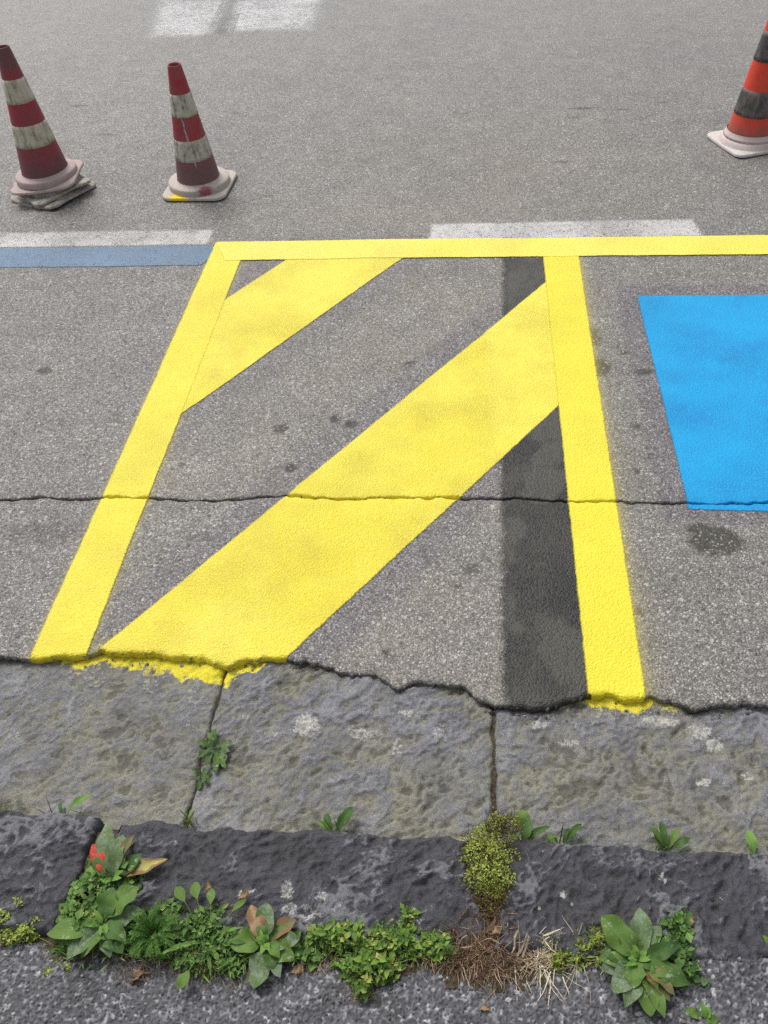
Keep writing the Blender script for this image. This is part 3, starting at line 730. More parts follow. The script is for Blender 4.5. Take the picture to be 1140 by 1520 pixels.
# ------------------------------------------------------------------ traffic cones
def lathe(profile, n=56):
    prof = np.asarray(profile, float); m = len(prof)
    a = np.linspace(0, 2 * np.pi, n, endpoint=False)
    V = np.stack([prof[:, 0, None] * np.cos(a), prof[:, 0, None] * np.sin(a), np.repeat(prof[:, 1, None], n, 1)], -1).reshape(-1, 3)
    i = np.arange(m * n).reshape(m, n)
    F = np.stack([i[:-1], np.roll(i, -1, 1)[:-1], np.roll(i, -1, 1)[1:], i[1:]], -1).reshape(-1, 4)
    return V, F
def plate_mesh(side, rad, th, warpf, seed, hole=0.0):
    """rounded square rubber plate with softened edges"""
    n = 12; pts = []
    h = side / 2 - rad
    for cx, cy, a0 in ((h, h, 0), (-h, h, 90), (-h, -h, 180), (h, -h, 270)):
        for k in range(n):
            a = R(a0 + 90 * k / (n - 1)); pts.append((cx + rad * math.cos(a), cy + rad * math.sin(a)))
        # a few points along the straight side follow
    dense = []
    for p, q in zip(pts, pts[1:] + pts[:1]):
        L = math.hypot(q[0] - p[0], q[1] - p[1]); m = max(1, int(L / .02))
        for k in range(m): dense.append((p[0] + (q[0] - p[0]) * k / m, p[1] + (q[1] - p[1]) * k / m))
    P = np.array(dense); rings = []
    inn = [(1, 0, .0), (1.0, .0, .55), (.985, 0, .92), (.96, 0, 1.0), (.80, 0, 1.0), (.6, 0, 1.0), (.4, 0, 1.0)]
    V = []
    for s, _, zz in inn:
        q = P * s
        z = th * zz + warpf(q[:, 0], q[:, 1])
        V.append(np.column_stack([q, z]))
    m = len(P); i = np.arange(len(inn) * m).reshape(len(inn), m)
    F = np.stack([i[:-1], np.roll(i, -1, 1)[:-1], np.roll(i, -1, 1)[1:], i[1:]], -1).reshape(-1, 4)
    return np.concatenate(V), F

def make_cone(loc, rz, label, group, hgt, rb, rt, side, mats, warpf=None, blend=False, tilt=(0, 0), bands=((.235, .41), (.60, .78)), body_in=0.0, prad=.045, collar_h=.024, th=.011):
    t = tag(empty('traffic_cone', loc, rz), label, 'traffic cone', group)
    t.rotation_euler = (tilt[0], tilt[1], rz)
    mb, mband, mbase, mcol = mats
    w = warpf or (lambda x, y: 0 * x)
    V, F = plate_mesh(side, prad, th, w, 1)
    mesh_obj('base_plate', V, F, mbase, t)
    cr = side * .47
    if blend:
        prof = [(cr * 1.02, th * .9), (cr * .985, th + .006), (cr * .95, th + .014), (cr * .90, th + .020), (cr * .84, th + .023), (rb + .010, th + .0245), (rb + .004, th + .030), (rb - .001, th + .045)]
    else:
        prof = [(cr, th * .9), (cr, th + .010), (cr * .992, th + collar_h - .003), (cr * .965, th + collar_h), (rb + .014, th + collar_h + .001), (rb + .004, th + collar_h + .002), (rb - .002, th + collar_h + .006)]
    V, F = lathe(prof); V[:, 2] += w(V[:, 0], V[:, 1]) * .5
    mesh_obj('collar', V, F, mcol, t)
    z0 = th + .012
    rad = lambda f: rb + (rt - rb) * f
    prof = [(rad(f), z0 + (hgt - z0) * f) for f in np.linspace(0, 1, 26)]
    prof[-1] = (rt * .985, hgt - .001); prof.insert(-1, (rt * 1.005, hgt - .004))
    prof += [(rt * .94, hgt), (rt * .86, hgt - .001), (rt * .80, hgt - .006), (rt * .95, hgt - .06), (rt * 1.1, hgt - .10)]
    V, F = lathe(prof)
    if body_in: V[:, :2] *= (1 - body_in)
    mesh_obj('body', V, F, mb, t)
    for (f0, f1) in bands:
        fs = np.linspace(f0, f1, 7); off = .0011
        prof = [(rad(fs[0]) - .001, z0 + (hgt - z0) * fs[0])] + [(rad(f) + off, z0 + (hgt - z0) * f) for f in fs] + [(rad(fs[-1]) - .001, z0 + (hgt - z0) * fs[-1])]
        V, F = lathe(prof); mesh_obj('reflective_band', V, F, mband, t)
    return t
dk = (0.060, 0.050, 0.046)
red_a = m_plastic('faded_red_rubber', (0.33, 0.022, 0.040), (0.075, 0.055, 0.055), .55, .05, .20, .5, top=(.36, .44))
red_b = m_plastic('dull_red_rubber', (0.32, 0.020, 0.036), (0.105, 0.085, 0.080), .45, .09, .22, .45, top=(.40, .56), drip=(-.004, .10, .345, .0032, .12))
band_w = m_plastic('grimy_white_band', (0.50, 0.48, 0.41), (0.10, 0.09, 0.07), .62, None, None, .7)
band_y = m_plastic('yellowed_white_band', (0.52, 0.49, 0.38), (0.14, 0.12, 0.075), .5, None, None, .6)
base_g = m_plastic('dusty_grey_base', (0.38, 0.35, 0.31), (0.12, 0.10, 0.075), .7, None, None, .45, rough=.8)
base_y = m_plastic('dusty_base_with_yellow_paint', (0.44, 0.41, 0.35), (0.22, 0.19, 0.16), .4, None, None, .2, rough=.8, splash=((-.055, -.122, .012), .050, (0.72, 0.50, 0.01)))
base_w = m_plastic('white_worn_base', (0.55, 0.52, 0.49), (0.26, 0.21, 0.20), .4, None, None, .2, rough=.75)
coll_p = m_plastic('pinkish_collar', (0.40, 0.31, 0.295), (0.20, 0.155, 0.15), .45, None, None, .2, rough=.8)
coll_r = m_plastic('pale_collar_red_scuff', (0.45, 0.40, 0.36), (0.22, 0.16, 0.15), .35, None, None, .2, rough=.8, splash=((.06, -.115, .03), .042, (0.26, 0.07, 0.09)))
coll_w = m_plastic('white_blended_collar', (0.55, 0.48, 0.46), (0.33, 0.21, 0.20), .5, None, None, .2, rough=.7)
orange = m_plastic('bright_orange_red_rubber', (0.66, 0.048, 0.018), (0.17, 0.11, 0.10), .18, .04, .12, .12)
band_k = m_plastic('black_band', (0.050, 0.050, 0.053), (0.17, 0.125, 0.115), .55, None, None, .75)
GC = 'red and white traffic cones on the road'
make_cone((-1.110, 3.300, .003), R(-2), 'single red and white cone with yellow paint on its base, standing left of centre', GC, .462, .088, .025, .262, (red_b, band_w, base_y, coll_r))
# the stack of three: the lower two are seen by their bases
gs = 'cones nested in one stack'
make_cone((-1.722, 3.270, .003), R(-25), 'bottom cone of the stack at far left, only its dirty base plate showing', gs, (.40), .083, .012, .262, (red_a, band_y, base_g, base_g), warpf=lambda x, y: .008 * np.sin(x * 17 + y * 9), bands=(), body_in=.14, collar_h=.012, th=.010, prad=.035)
make_cone((-1.722, 3.280, .026), R(-46), 'middle cone of the stack at far left, its pale plate turned and curling', gs, (.40), .086, .012, .255, (red_a, band_y, base_g, base_g), warpf=lambda x, y: .010 * np.sin(x * 13 - y * 15 + 1), bands=(), body_in=.12, collar_h=.014, th=.010, tilt=(R(1.5), R(-1)), prad=.035)
make_cone((-1.733, 3.285, .056), R(8), 'top cone of the stack at far left, red with yellowed white bands and pink collar', gs, .492, .095, .025, .262, (red_a, band_y, coll_p, coll_p), warpf=lambda x, y: .008 * np.sin(x * 12 + y * 8), tilt=(R(-1), R(-.6)), th=.010, collar_h=.024, bands=((.265, .435), (.60, .775)))
make_cone((1.098, 3.603, .003), R(21), 'orange red cone with black bands and curled white base at right edge', 'traffic cones', .50, .095, .027, .250, (orange, band_k, base_w, coll_w), warpf=lambda x, y: .016 * np.clip((np.abs(x) + np.abs(y)) / .25 - .55, 0, 1) ** 1.5 * (1 + .5 * np.sin(x * 20)), blend=True, bands=((.205, .40), (.61, .82)), prad=.03)

# ------------------------------------------------------------------ plants
rng = random.Random(7)
ML = {
    'g': m_leaf('leaf_green', (0.066, 0.132, 0.022), (0.120, 0.205, 0.042), (0.15, 0.22, 0.065), .15),
    'd': m_leaf('leaf_dark_green', (0.040, 0.090, 0.019), (0.072, 0.138, 0.032), (0.09, 0.18, 0.06), .1),
    's': m_leaf('leaf_silvery', (0.072, 0.130, 0.042), (0.115, 0.180, 0.068), (0.15, 0.20, 0.11), .5, (0.20, 0.25, 0.18)),
    'l': m_leaf('leaf_light_green', (0.10, 0.21, 0.035), (0.16, 0.29, 0.06), (0.22, 0.34, 0.10), .1),
    'y': m_leaf('leaf_yellowing', (0.36, 0.34, 0.06), (0.46, 0.42, 0.16), (0.42, 0.42, 0.14), .2, brown=.45),
    'b': m_leaf('leaf_brown_dry', (0.26, 0.175, 0.095), (0.38, 0.27, 0.16), (0.36, 0.24, 0.13), .2, (0.5, 0.4, 0.28), brown=.5),
    'o': m_leaf('leaf_spotted_olive', (0.075, 0.115, 0.035), (0.13, 0.17, 0.055), (0.17, 0.21, 0.08), .4, (0.18, 0.15, 0.08), brown=.12),
    'r': m_leaf('leaf_red', (0.40, 0.03, 0.02), (0.52, 0.07, 0.04), (0.40, 0.12, 0.06), .1),
}
def leaf_mesh(L, W, e0, bend, fold=.25, wave=.10, kind='oval', seed=0, pet=.16, curl=0.0, twist=0.0):
    rr = random.Random(seed)
    n, m = 16, 7
    ph = rr.uniform(0, 6.28); kw = rr.uniform(3.5, 6)
    V = []; UV = []
    x = z = 0.0; el = e0; ds = L / n
    for i in range(n + 1):
        t = i / n
        tb = max(0.0, (t - pet) / (1 - pet))
        if kind == 'oval': w = max(.05, math.sin(math.pi * min(1, tb ** .85)) ** .75) if tb > 0 else .06
        elif kind == 'spoon': w = max(.05, math.sin(math.pi * tb ** 1.35) ** .8) if tb > 0 else .06
        else:   # lobed, like a dandelion
            w = (math.sin(math.pi * tb ** 1.2) ** .7) * (.55 + .45 * abs(math.sin(tb * 13 + ph))) if tb > 0 else .07
        if i == n: w = .02
        w = max(w, .045)
        lat = curl * t * t * L
        for j in range(m):
            s = (j / (m - 1) - .5) * 2
            hw = W / 2 * w * (1 + .10 * math.sin(kw * 3 * t + ph + (s > 0) * 2) * abs(s))
            yy = s * hw + lat
            up = fold * abs(s) * hw + wave * hw * abs(s) * math.sin(kw * t * 2.6 + ph + (2.1 if s > 0 else 0)) + twist * t * s * hw
            V.append((x - math.sin(el) * up, yy, z + math.cos(el) * up)); UV.append((j / (m - 1), t))
        el2 = e0 - bend * ((i + .5) / n) ** 1.2
        x += math.cos(el2) * ds; z += math.sin(el2) * ds; el = el2
    F = grid_faces(n + 1, m)
    return np.array(V), F, np.array(UV)
SEED = [11]
def leaf(parent, base, tip, width, e0=35, mat='g', kind='oval', bend=None, pet=.16, lift=0.0, label=None):
    """a leaf growing from base towards tip (both x, y on the ground)"""
    SEED[0] += 1
    dx, dy = tip[0] - base[0], tip[1] - base[1]
    D = math.hypot(dx, dy); az = math.atan2(dy, dx)
    b = R(bend if bend is not None else e0 * 1.25 + 12)
    e = R(e0)
    eff = sum(math.cos(e - b * ((i + .5) / 16) ** 1.2) for i in range(16)) / 16
    L = D / max(.35, eff)
    V, F, UV = leaf_mesh(L, width, e, b, rng.uniform(.12, .34), rng.uniform(.12, .34), kind, SEED[0], pet=pet, curl=rng.uniform(-.10, .10), twist=rng.uniform(-.3, .3))
    o = mesh_obj('leaf', V, F, ML[mat], parent, uv=UV)
    o.rotation_euler = (rng.uniform(-.22, .22), 0, az)
    o.location = (rng.uniform(-.003, .003), rng.uniform(-.003, .003), lift)
    if label: o['label'] = label
    return o
def rosette(name, base, z, label, cat, leaves, group=None, kind='oval', centre=4, cmat='l', root=0.0):
    t = tag(empty(name, (base[0], base[1], z)), label, cat, group)
    if root > 0:
        T = Tiny(); p = Vector((base[0], base[1], z))
        T.strand([p + Vector((0, 0, .004)), p + Vector((.001, 0, -root * .5)), p + Vector((0, 0, -root))], .003, .2, .8)
        T.build('stem', m_stem, t, stuff=False)
    for lf in leaves:
        tip, w, e0, mat = lf[:4]
        leaf(t, base, tip, w, e0, mat, lf[4] if len(lf) > 4 else kind, lift=rng.uniform(0, .006), label=lf[5] if len(lf) > 5 else None)
    for k in range(centre):                                             # young leaves in the heart
        a = rng.uniform(0, 6.28); r = rng.uniform(.012, .024)
        leaf(t, base, (base[0] + r * math.cos(a), base[1] + r * math.sin(a)), .009, 55, cmat, kind, bend=50, lift=.006)
    return t

class Tiny:
    """many small leaves and stalks collected into one mesh"""
    def __init__(self): self.V = []; self.F = []; self.T = []
    def leaf(self, p, d, up, L, W, tint):
        d = d.normalized(); s = d.cross(up)
        if s.length < 1e-4: s = Vector((1, 0, 0))
        s.normalize(); nrm = s.cross(d)
        k = len(self.V)
        a = p; b = p + d * L * .5 + s * W * .5 + nrm * L * .10; c = p + d * L - nrm * L * .05; e = p + d * L * .5 - s * W * .5 + nrm * L * .10; m = p + d * L * .52
        self.V += [a, b, c, e, m]; self.T += [tint] * 5
        self.F += [(k, k + 1, k + 4), (k + 1, k + 2, k + 4), (k + 2, k + 3, k + 4), (k + 3, k, k + 4)]
    def strand(self, pts, r, tint, taper=.4):
        k = len(self.V); n = len(pts)
        for i, p in enumerate(pts):
            d = (pts[min(i + 1, n - 1)] - pts[max(i - 1, 0)])
            d = d.normalized() if d.length > 1e-7 else Vector((0, 0, 1))
            s = d.cross(Vector((.3, .5, .81))).normalized(); q = d.cross(s)
            rr = r * (1 - (1 - taper) * i / (n - 1))
            for a in (0, 2.09, 4.19): self.V.append(p + s * rr * math.cos(a) + q * rr * math.sin(a)); self.T.append(tint)
        for i in range(n - 1):
            for a in range(3):
                b = (a + 1) % 3
                self.F.append((k + 3 * i + a, k + 3 * i + b, k + 3 * i + 3 + b, k + 3 * i + 3 + a))
    def blade(self, pts, w, tint):
        k = len(self.V); n = len(pts)
        for i, p in enumerate(pts):
            d = (pts[min(i + 1, n - 1)] - pts[max(i - 1, 0)]).normalized()
            s = d.cross(Vector((0, 0, 1)));
            if s.length < 1e-3: s = Vector((1, 0, 0))
            s.normalize(); ww = w * .5 * (1 - (i / (n - 1)) ** 2 * .9) * (.6 + .4 * min(1, 3 * i / n))
            self.V += [p + s * ww, p - s * ww]; self.T += [tint, tint]
        for i in range(n - 1): self.F.append((k + 2 * i, k + 2 * i + 1, k + 2 * i + 3, k + 2 * i + 2))
    def build(self, name, mat, parent, stuff=True):
        base = parent.location
        V = [(v[0] - base[0], v[1] - base[1], v[2] - base[2]) for v in self.V]
        o = mesh_obj(name, V, self.F, mat, parent, attrs={'tint': self.T}, smooth=False)
        if stuff: o['kind'] = 'stuff'
        return o
def rv(k=1.0): return Vector((rng.gauss(0, k), rng.gauss(0, k), rng.gauss(0, k)))

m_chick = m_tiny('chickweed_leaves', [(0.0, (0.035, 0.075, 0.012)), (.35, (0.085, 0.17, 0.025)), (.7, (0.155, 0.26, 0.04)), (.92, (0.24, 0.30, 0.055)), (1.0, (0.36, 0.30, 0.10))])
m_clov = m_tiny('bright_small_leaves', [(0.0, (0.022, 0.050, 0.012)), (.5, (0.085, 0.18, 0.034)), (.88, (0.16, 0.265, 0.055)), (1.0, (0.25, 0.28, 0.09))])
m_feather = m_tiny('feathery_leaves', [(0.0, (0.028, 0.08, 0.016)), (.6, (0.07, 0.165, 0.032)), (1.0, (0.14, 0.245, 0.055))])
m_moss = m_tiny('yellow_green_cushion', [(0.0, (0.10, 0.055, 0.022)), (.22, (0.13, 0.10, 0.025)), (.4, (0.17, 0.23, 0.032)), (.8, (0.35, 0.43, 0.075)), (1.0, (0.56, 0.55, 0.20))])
m_straw = m_tiny('dry_straw', [(0.0, (0.12, 0.075, 0.04)), (.4, (0.26, 0.185, 0.105)), (.8, (0.52, 0.44, 0.31)), (1.0, (0.66, 0.59, 0.46))], trans=.1)
m_twig = m_tiny('dry_brown_roots', [(0.0, (0.045, 0.026, 0.016)), (.5, (0.13, 0.078, 0.045)), (.85, (0.28, 0.19, 0.115)), (1.0, (0.42, 0.32, 0.21))], trans=0)
m_stem = m_tiny('green_stems', [(0.0, (0.10, 0.065, 0.03)), (.5, (0.10, 0.16, 0.04)), (1.0, (0.20, 0.25, 0.08))], trans=0)

def mat_of_leaves(name, blobs_, n, label, cat, size=.008, mat=None, z0=.06, round_=.62, hgt=.03, stems=60, tlo=0.0, thi=1.0, group=None, lay=.55):
    """a low mat of small leaves on thin stems; blobs_ = (x, y, rx, ry, weight)"""
    cx = sum(b[0] for b in blobs_) / len(blobs_); cy = sum(b[1] for b in blobs_) / len(blobs_)
    t = tag(empty(name, (cx, cy, z0)), label, cat, group)
    T = Tiny(); S = Tiny(); ws = [b[4] for b in blobs_]
    def pt():
        b = rng.choices(blobs_, ws)[0]
        a = rng.uniform(0, 6.283); r = math.sqrt(rng.random()) * (1 + .18 * math.sin(5 * a + b[0] * 90))
        px, py = b[0] + b[2] * r * math.cos(a), b[1] + b[3] * r * math.sin(a)
        if float(fbm(np.array(px * 38.), np.array(py * 38.), 402, 3)) < -.16 + .25 * (r - 1) and rng.random() < .85: return pt()
        top = hgt * (1 - .65 * min(1, r) ** 2) * (.55 + .55 * float(fbm(np.array(px * 50), np.array(py * 50), 401, 2)) + .35)
        return px, py, max(.004, top), b
    for k in range(n):
        px, py, top, b = pt()
        f = rng.random() ** .6; zz = z0 + top * f
        out = Vector((px - b[0], py - b[1], 0)) * 6
        d = Vector((rng.gauss(0, 1), rng.gauss(0, 1), rng.uniform(-.15, .7))) + out
        L = size * rng.choice((.45, .6, .8, .9, 1.0, 1.15, 1.6)) * rng.uniform(.8, 1.2)
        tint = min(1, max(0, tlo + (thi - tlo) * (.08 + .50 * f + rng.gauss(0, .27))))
        T.leaf(Vector((px, py, zz)), d, Vector((rng.gauss(0, .35), rng.gauss(0, .35), 1)), L, L * round_, tint)
    for k in range(stems):
        px, py, top, b = pt()
        d = Vector((rng.gauss(0, 1), rng.gauss(0, 1), 0)).normalized() * rng.uniform(.01, .03)
        p0 = Vector((px, py, z0)); pts = [p0 + d * q + Vector((0, 0, top * (q ** .7))) + rv(.001) for q in (0, .3, .6, 1)]
        S.strand(pts, .0006, rng.random())
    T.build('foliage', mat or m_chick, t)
    S.build('stem', m_stem, t)
    return t
def pz(u): return u

# dock and plantain rosettes
ZK = .078
rosette('dock_plant', (-0.5760, 0.5148), 0.088, 'grey leaved dock in the kerb joint with one red and one yellowing leaf', 'weed', [
    ((-0.6163, 0.6032), .030, 30, 's', 'oval'), ((-0.5843, 0.5860), .036, 45, 's'), ((-0.5569, 0.5864), .016, 40, 'o'), ((-0.5369, 0.5584), .026, 25, 'd'),
    ((-0.6116, 0.5518), .034, 40, 'd'), ((-0.4937, 0.5503), .022, 8, 'y', 'oval', 'yellowing leaf lying towards the kerb stone'), ((-0.6294, 0.5623), .024, 30, 'r', 'oval', 'red leaf'),
    ((-0.5687, 0.5739), .022, 55, 's')], centre=3, kind='oval', root=.03)
rosette('broadleaf_plantain', (-0.5719, 0.4461), 0.084, 'broad leaved plantain with round green leaves at the left kerb joint', 'weed', [
    ((-0.5295, 0.5009), .040, 38, 'g'), ((-0.5135, 0.4773), .034, 25, 's'), ((-0.5633, 0.4973), .034, 50, 'd'), ((-0.5945, 0.4622), .034, 40, 'g'), ((-0.5472, 0.4270), .032, 40, 'g'),
    ((-0.6529, 0.4184), .036, 22, 'g'), ((-0.6170, 0.3966), .032, 20, 's'), ((-0.6005, 0.4037), .030, 24, 's'), ((-0.5898, 0.3955), .036, 28, 'g'), ((-0.5252, 0.4017), .034, 25, 'd'),
    ((-0.5478, 0.3963), .022, 16, 's'), ((-0.5722, 0.4284), .030, 50, 'd'), ((-0.5217, 0.4218), .030, 30, 'd'), ((-0.5501, 0.4129), .018, 20, 'o')], centre=4, root=.03)
rosette('broadleaf_plantain', (-0.3039, 0.4344), 0.080, 'plantain rosette with one brown upright leaf, below the kerb left of centre', 'weed', [
    ((-0.3394, 0.4843), .026, 42, 'b', 'oval', 'brown dried leaf'), ((-0.3082, 0.4921), .032, 40, 's'), ((-0.2814, 0.4638), .026, 42, 'd'), ((-0.2624, 0.4725), .026, 30, 'o'), ((-0.2511, 0.4401), .028, 26, 's'),
    ((-0.2577, 0.4113), .030, 22, 'g'), ((-0.2879, 0.4006), .022, 34, 'd'), ((-0.3176, 0.3711), .036, 14, 's'), ((-0.3610, 0.4251), .036, 26, 'g'), ((-0.3266, 0.4610), .026, 48, 'g'), ((-0.2700, 0.3951), .022, 22, 's'),
    ((-0.2782, 0.4148), .018, 45, 'g'), ((-0.3361, 0.3736), .008, 12, 'o'), ((-0.3143, 0.4536), .016, 60, 'l')], centre=6, root=.03)
rosette('dock_plant', (0.2670, 0.4480), 0.080, 'large dark dock rosette with long leaves at the right of the path edge', 'weed', [
    ((0.2137, 0.5050), .042, 34, 'g'), ((0.2824, 0.5214), .032, 36, 's'), ((0.3052, 0.5007), .027, 30, 's'), ((0.2132, 0.4271), .035, 22, 's'), ((0.2237, 0.3991), .035, 16, 's'), ((0.2827, 0.3744), .038, 14, 'g'),
    ((0.3332, 0.4184), .032, 20, 'd'), ((0.3147, 0.4062), .021, 22, 'o'), ((0.3046, 0.4368), .029, 34, 'd'), ((0.2565, 0.4751), .029, 46, 'g'), ((0.2835, 0.4739), .026, 50, 'g'), ((0.3046, 0.3919), .024, 16, 'o'),
    ((0.2228, 0.4791), .026, 26, 'd'), ((0.2873, 0.4062), .027, 32, 'g'), ((0.2129, 0.4610), .026, 22, 'd'), ((0.2595, 0.4043), .030, 30, 'g'), ((0.2388, 0.4986), .024, 30, 'd'), ((0.2418, 0.3832), .026, 16, 's'), ((0.3194, 0.4248), .022, 26, 'g'), ((0.2993, 0.3755), .024, 16, 'g'), ((0.2084, 0.4427), .024, 24, 'g'), ((0.3297, 0.4717), .024, 34, 'd'), ((0.2474, 0.4843), .022, 44, 'g')], centre=6, root=.03)
rosette('dandelion', (-0.4941, 0.8187), -.018, 'small dandelion rosette growing in the gutter joint', 'weed', [
    ((-0.4622, 0.8310), .020, 30, 's'), ((-0.4649, 0.7929), .024, 24, 's', 'oval'), ((-0.4759, 0.7638), .016, 20, 'd'), ((-0.5274, 0.8338), .017, 36, 'd'), ((-0.4990, 0.8548), .016, 42, 'd'), ((-0.5207, 0.7943), .018, 28, 'd'),
    ((-0.5159, 0.8494), .014, 50, 'g'), ((-0.4622, 0.8119), .018, 40, 's'), ((-0.4678, 0.7756), .018, 25, 'g'), ((-0.5010, 0.7738), .014, 34, 'd')], kind='lobed', centre=4, cmat='d')
rosette('dandelion', (-0.5050, 0.7606), -.018, 'tiny dark seedling just below the dandelion in the gutter joint', 'weed', [
    ((-0.5189, 0.7644), .011, 30, 'd'), ((-0.4884, 0.7660), .012, 30, 'd'), ((-0.5030, 0.7318), .012, 24, 'd'), ((-0.4880, 0.7354), .012, 24, 'd'), ((-0.5115, 0.7452), .009, 30, 'd'), ((-0.4892, 0.7519), .010, 34, 'g')], kind='lobed', centre=3, cmat='d')
rosette('weed_seedling', (0.3570, 0.3805), .060, 'green seedling with narrow leaves at the bottom right', 'weed', [
    ((0.3311, 0.3867), .014, 30, 'g'), ((0.3602, 0.3950), .013, 55, 'l'), ((0.3780, 0.3802), .012, 28, 'g'), ((0.3408, 0.3751), .012, 22, 'd')], kind='oval', centre=2)
rosette('weed_seedling', (0.4724, 0.4828), .066, 'leafy weed cut by the right edge below the kerb', 'weed', [
    ((0.4468, 0.4857), .020, 30, 'g'), ((0.4550, 0.4759), .020, 25, 'd'), ((0.4653, 0.4913), .018, 45, 'd'), ((0.4878, 0.4896), .020, 30, 'g'), ((0.4607, 0.4679), .016, 20, 'd')], centre=2)

# tufts behind the kerb, in the angle with the gutter
def tuft(base, z, label, leaves, blades=8, h=.03, spread=.02, mat=None):
    t = rosette('gutter_weed', base, z, label, 'weed', leaves, kind='spoon', centre=0, group='little weeds behind the kerb')
    T = Tiny()
    for k in range(blades):
        a = rng.uniform(0, 6.28); q = rng.uniform(.3, 1)
        p0 = Vector((base[0] + rng.gauss(0, spread * .5), base[1] + rng.gauss(0, .004), z))
        d = Vector((math.cos(a) * spread * q, math.sin(a) * spread * q * .5, h * rng.uniform(.5, 1.1)))
        T.blade([p0, p0 + d * .4 + Vector((0, 0, h * .12)), p0 + d * .75 + Vector((0, 0, h * .08)), p0 + d], rng.uniform(.0015, .003), rng.random())
    T.build('grass_blade', mat or m_feather, t)
    return t
ZG = -.022
tuft((-.745, .655), ZG, 'wide grass blade tuft behind the left kerb stone', [((-.70, .70), .012, 60, 'l'), ((-.76, .69), .008, 55, 'd')], 16, .075, .045)
tuft((-.845, .655), ZG, 'sparse grass behind the kerb at the left edge', [((-.87, .68), .007, 60, 'o')], 9, .06, .03)
tuft((-.235, .652), ZG, 'small broad leaf tuft behind the middle kerb stone', [((-.205, .705), .020, 62, 'd'), ((-.245, .69), .014, 66, 'd'), ((-.265, .68), .010, 60, 'g'), ((-.225, .685), .010, 70, 's')], 12, .075, .03)
tuft((.105, .660), ZG, 'two leaved weed behind the kerb right of the moss', [((.095, .715), .028, 62, 'g'), ((.118, .705), .022, 68, 'd'), ((.155, .690), .012, 48, 'd'), ((.075, .68), .010, 50, 'g')], 12, .075, .035)
tuft((.175, .660), ZG, 'lanky low stems behind the kerb, right of the two leaved weed', [((.205, .70), .012, 55, 'd'), ((.19, .69), .010, 60, 'd'), ((.15, .68), .010, 52, 'g')], 10, .07, .03)
tuft((.355, .660), ZG, 'dark small leaved weed behind the right kerb stone', [((.325, .70), .014, 55, 'd'), ((.35, .71), .014, 60, 'd'), ((.38, .70), .014, 55, 'g'), ((.395, .685), .012, 48, 'd'), ((.34, .69), .012, 62, 'g')], 8, .06, .03)
tuft((.500, .655), ZG, 'single green leaf behind the kerb at the right edge', [((.49, .70), .018, 58, 'l')], 2, .05, .02)
tuft((-.51, .665), ZG, 'scrap of moss and grass at the foot of the gutter joint', [((-.50, .69), .006, 60, 'l')], 18, .045, .02, m_moss)

# mats of small leaves
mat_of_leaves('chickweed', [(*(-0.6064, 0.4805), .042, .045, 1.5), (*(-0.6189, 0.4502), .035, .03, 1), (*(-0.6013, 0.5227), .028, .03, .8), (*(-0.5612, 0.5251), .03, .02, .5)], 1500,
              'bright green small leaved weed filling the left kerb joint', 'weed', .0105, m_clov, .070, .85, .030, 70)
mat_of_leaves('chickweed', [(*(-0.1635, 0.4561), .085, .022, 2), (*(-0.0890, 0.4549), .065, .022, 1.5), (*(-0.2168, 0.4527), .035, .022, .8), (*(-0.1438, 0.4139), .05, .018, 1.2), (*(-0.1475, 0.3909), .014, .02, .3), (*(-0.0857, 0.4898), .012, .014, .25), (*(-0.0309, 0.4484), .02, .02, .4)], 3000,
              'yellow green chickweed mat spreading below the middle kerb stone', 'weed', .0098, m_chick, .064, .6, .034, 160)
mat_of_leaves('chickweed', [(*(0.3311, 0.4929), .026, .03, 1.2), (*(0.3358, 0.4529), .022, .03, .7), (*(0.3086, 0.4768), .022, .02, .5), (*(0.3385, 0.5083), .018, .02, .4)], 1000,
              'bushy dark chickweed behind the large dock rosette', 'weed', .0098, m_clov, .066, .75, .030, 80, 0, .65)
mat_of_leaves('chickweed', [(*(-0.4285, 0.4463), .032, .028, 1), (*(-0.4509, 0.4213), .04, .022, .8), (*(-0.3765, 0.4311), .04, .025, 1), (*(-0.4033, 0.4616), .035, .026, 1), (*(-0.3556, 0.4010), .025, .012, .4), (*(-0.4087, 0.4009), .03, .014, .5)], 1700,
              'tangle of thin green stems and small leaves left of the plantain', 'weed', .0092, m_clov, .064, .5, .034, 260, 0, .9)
mat_of_leaves('moss', [(*(-0.7232, 0.4293), .035, .018, 1), (*(-0.6955, 0.4412), .02, .016, .8), (*(-0.7397, 0.4510), .02, .02, .8), (*(-0.7285, 0.4712), .012, .012, .3)], 1500,
              'yellow green moss tuft at the left edge of the kerb', 'moss', .0055, m_moss, .066, .5, .024, 90, .25, .85)
mat_of_leaves('moss', [(*(0.1864, 0.4576), .030, .020, 1), (*(0.2074, 0.4719), .018, .022, .8), (*(0.1502, 0.4442), .018, .012, .5)], 1500,
              'rusty yellow green moss between straw and the large dock', 'moss', .0055, m_moss, .062, .4, .024, 130, .1, .75)
mat_of_leaves('moss', [(*(-0.6208, 0.3885), .02, .012, 1), (*(-0.6445, 0.3772), .012, .008, .5)], 260,
              'thin moss trail on the footpath below the left plantain', 'moss', .0055, m_moss, .061, .5, .010, 20, .3, .9)

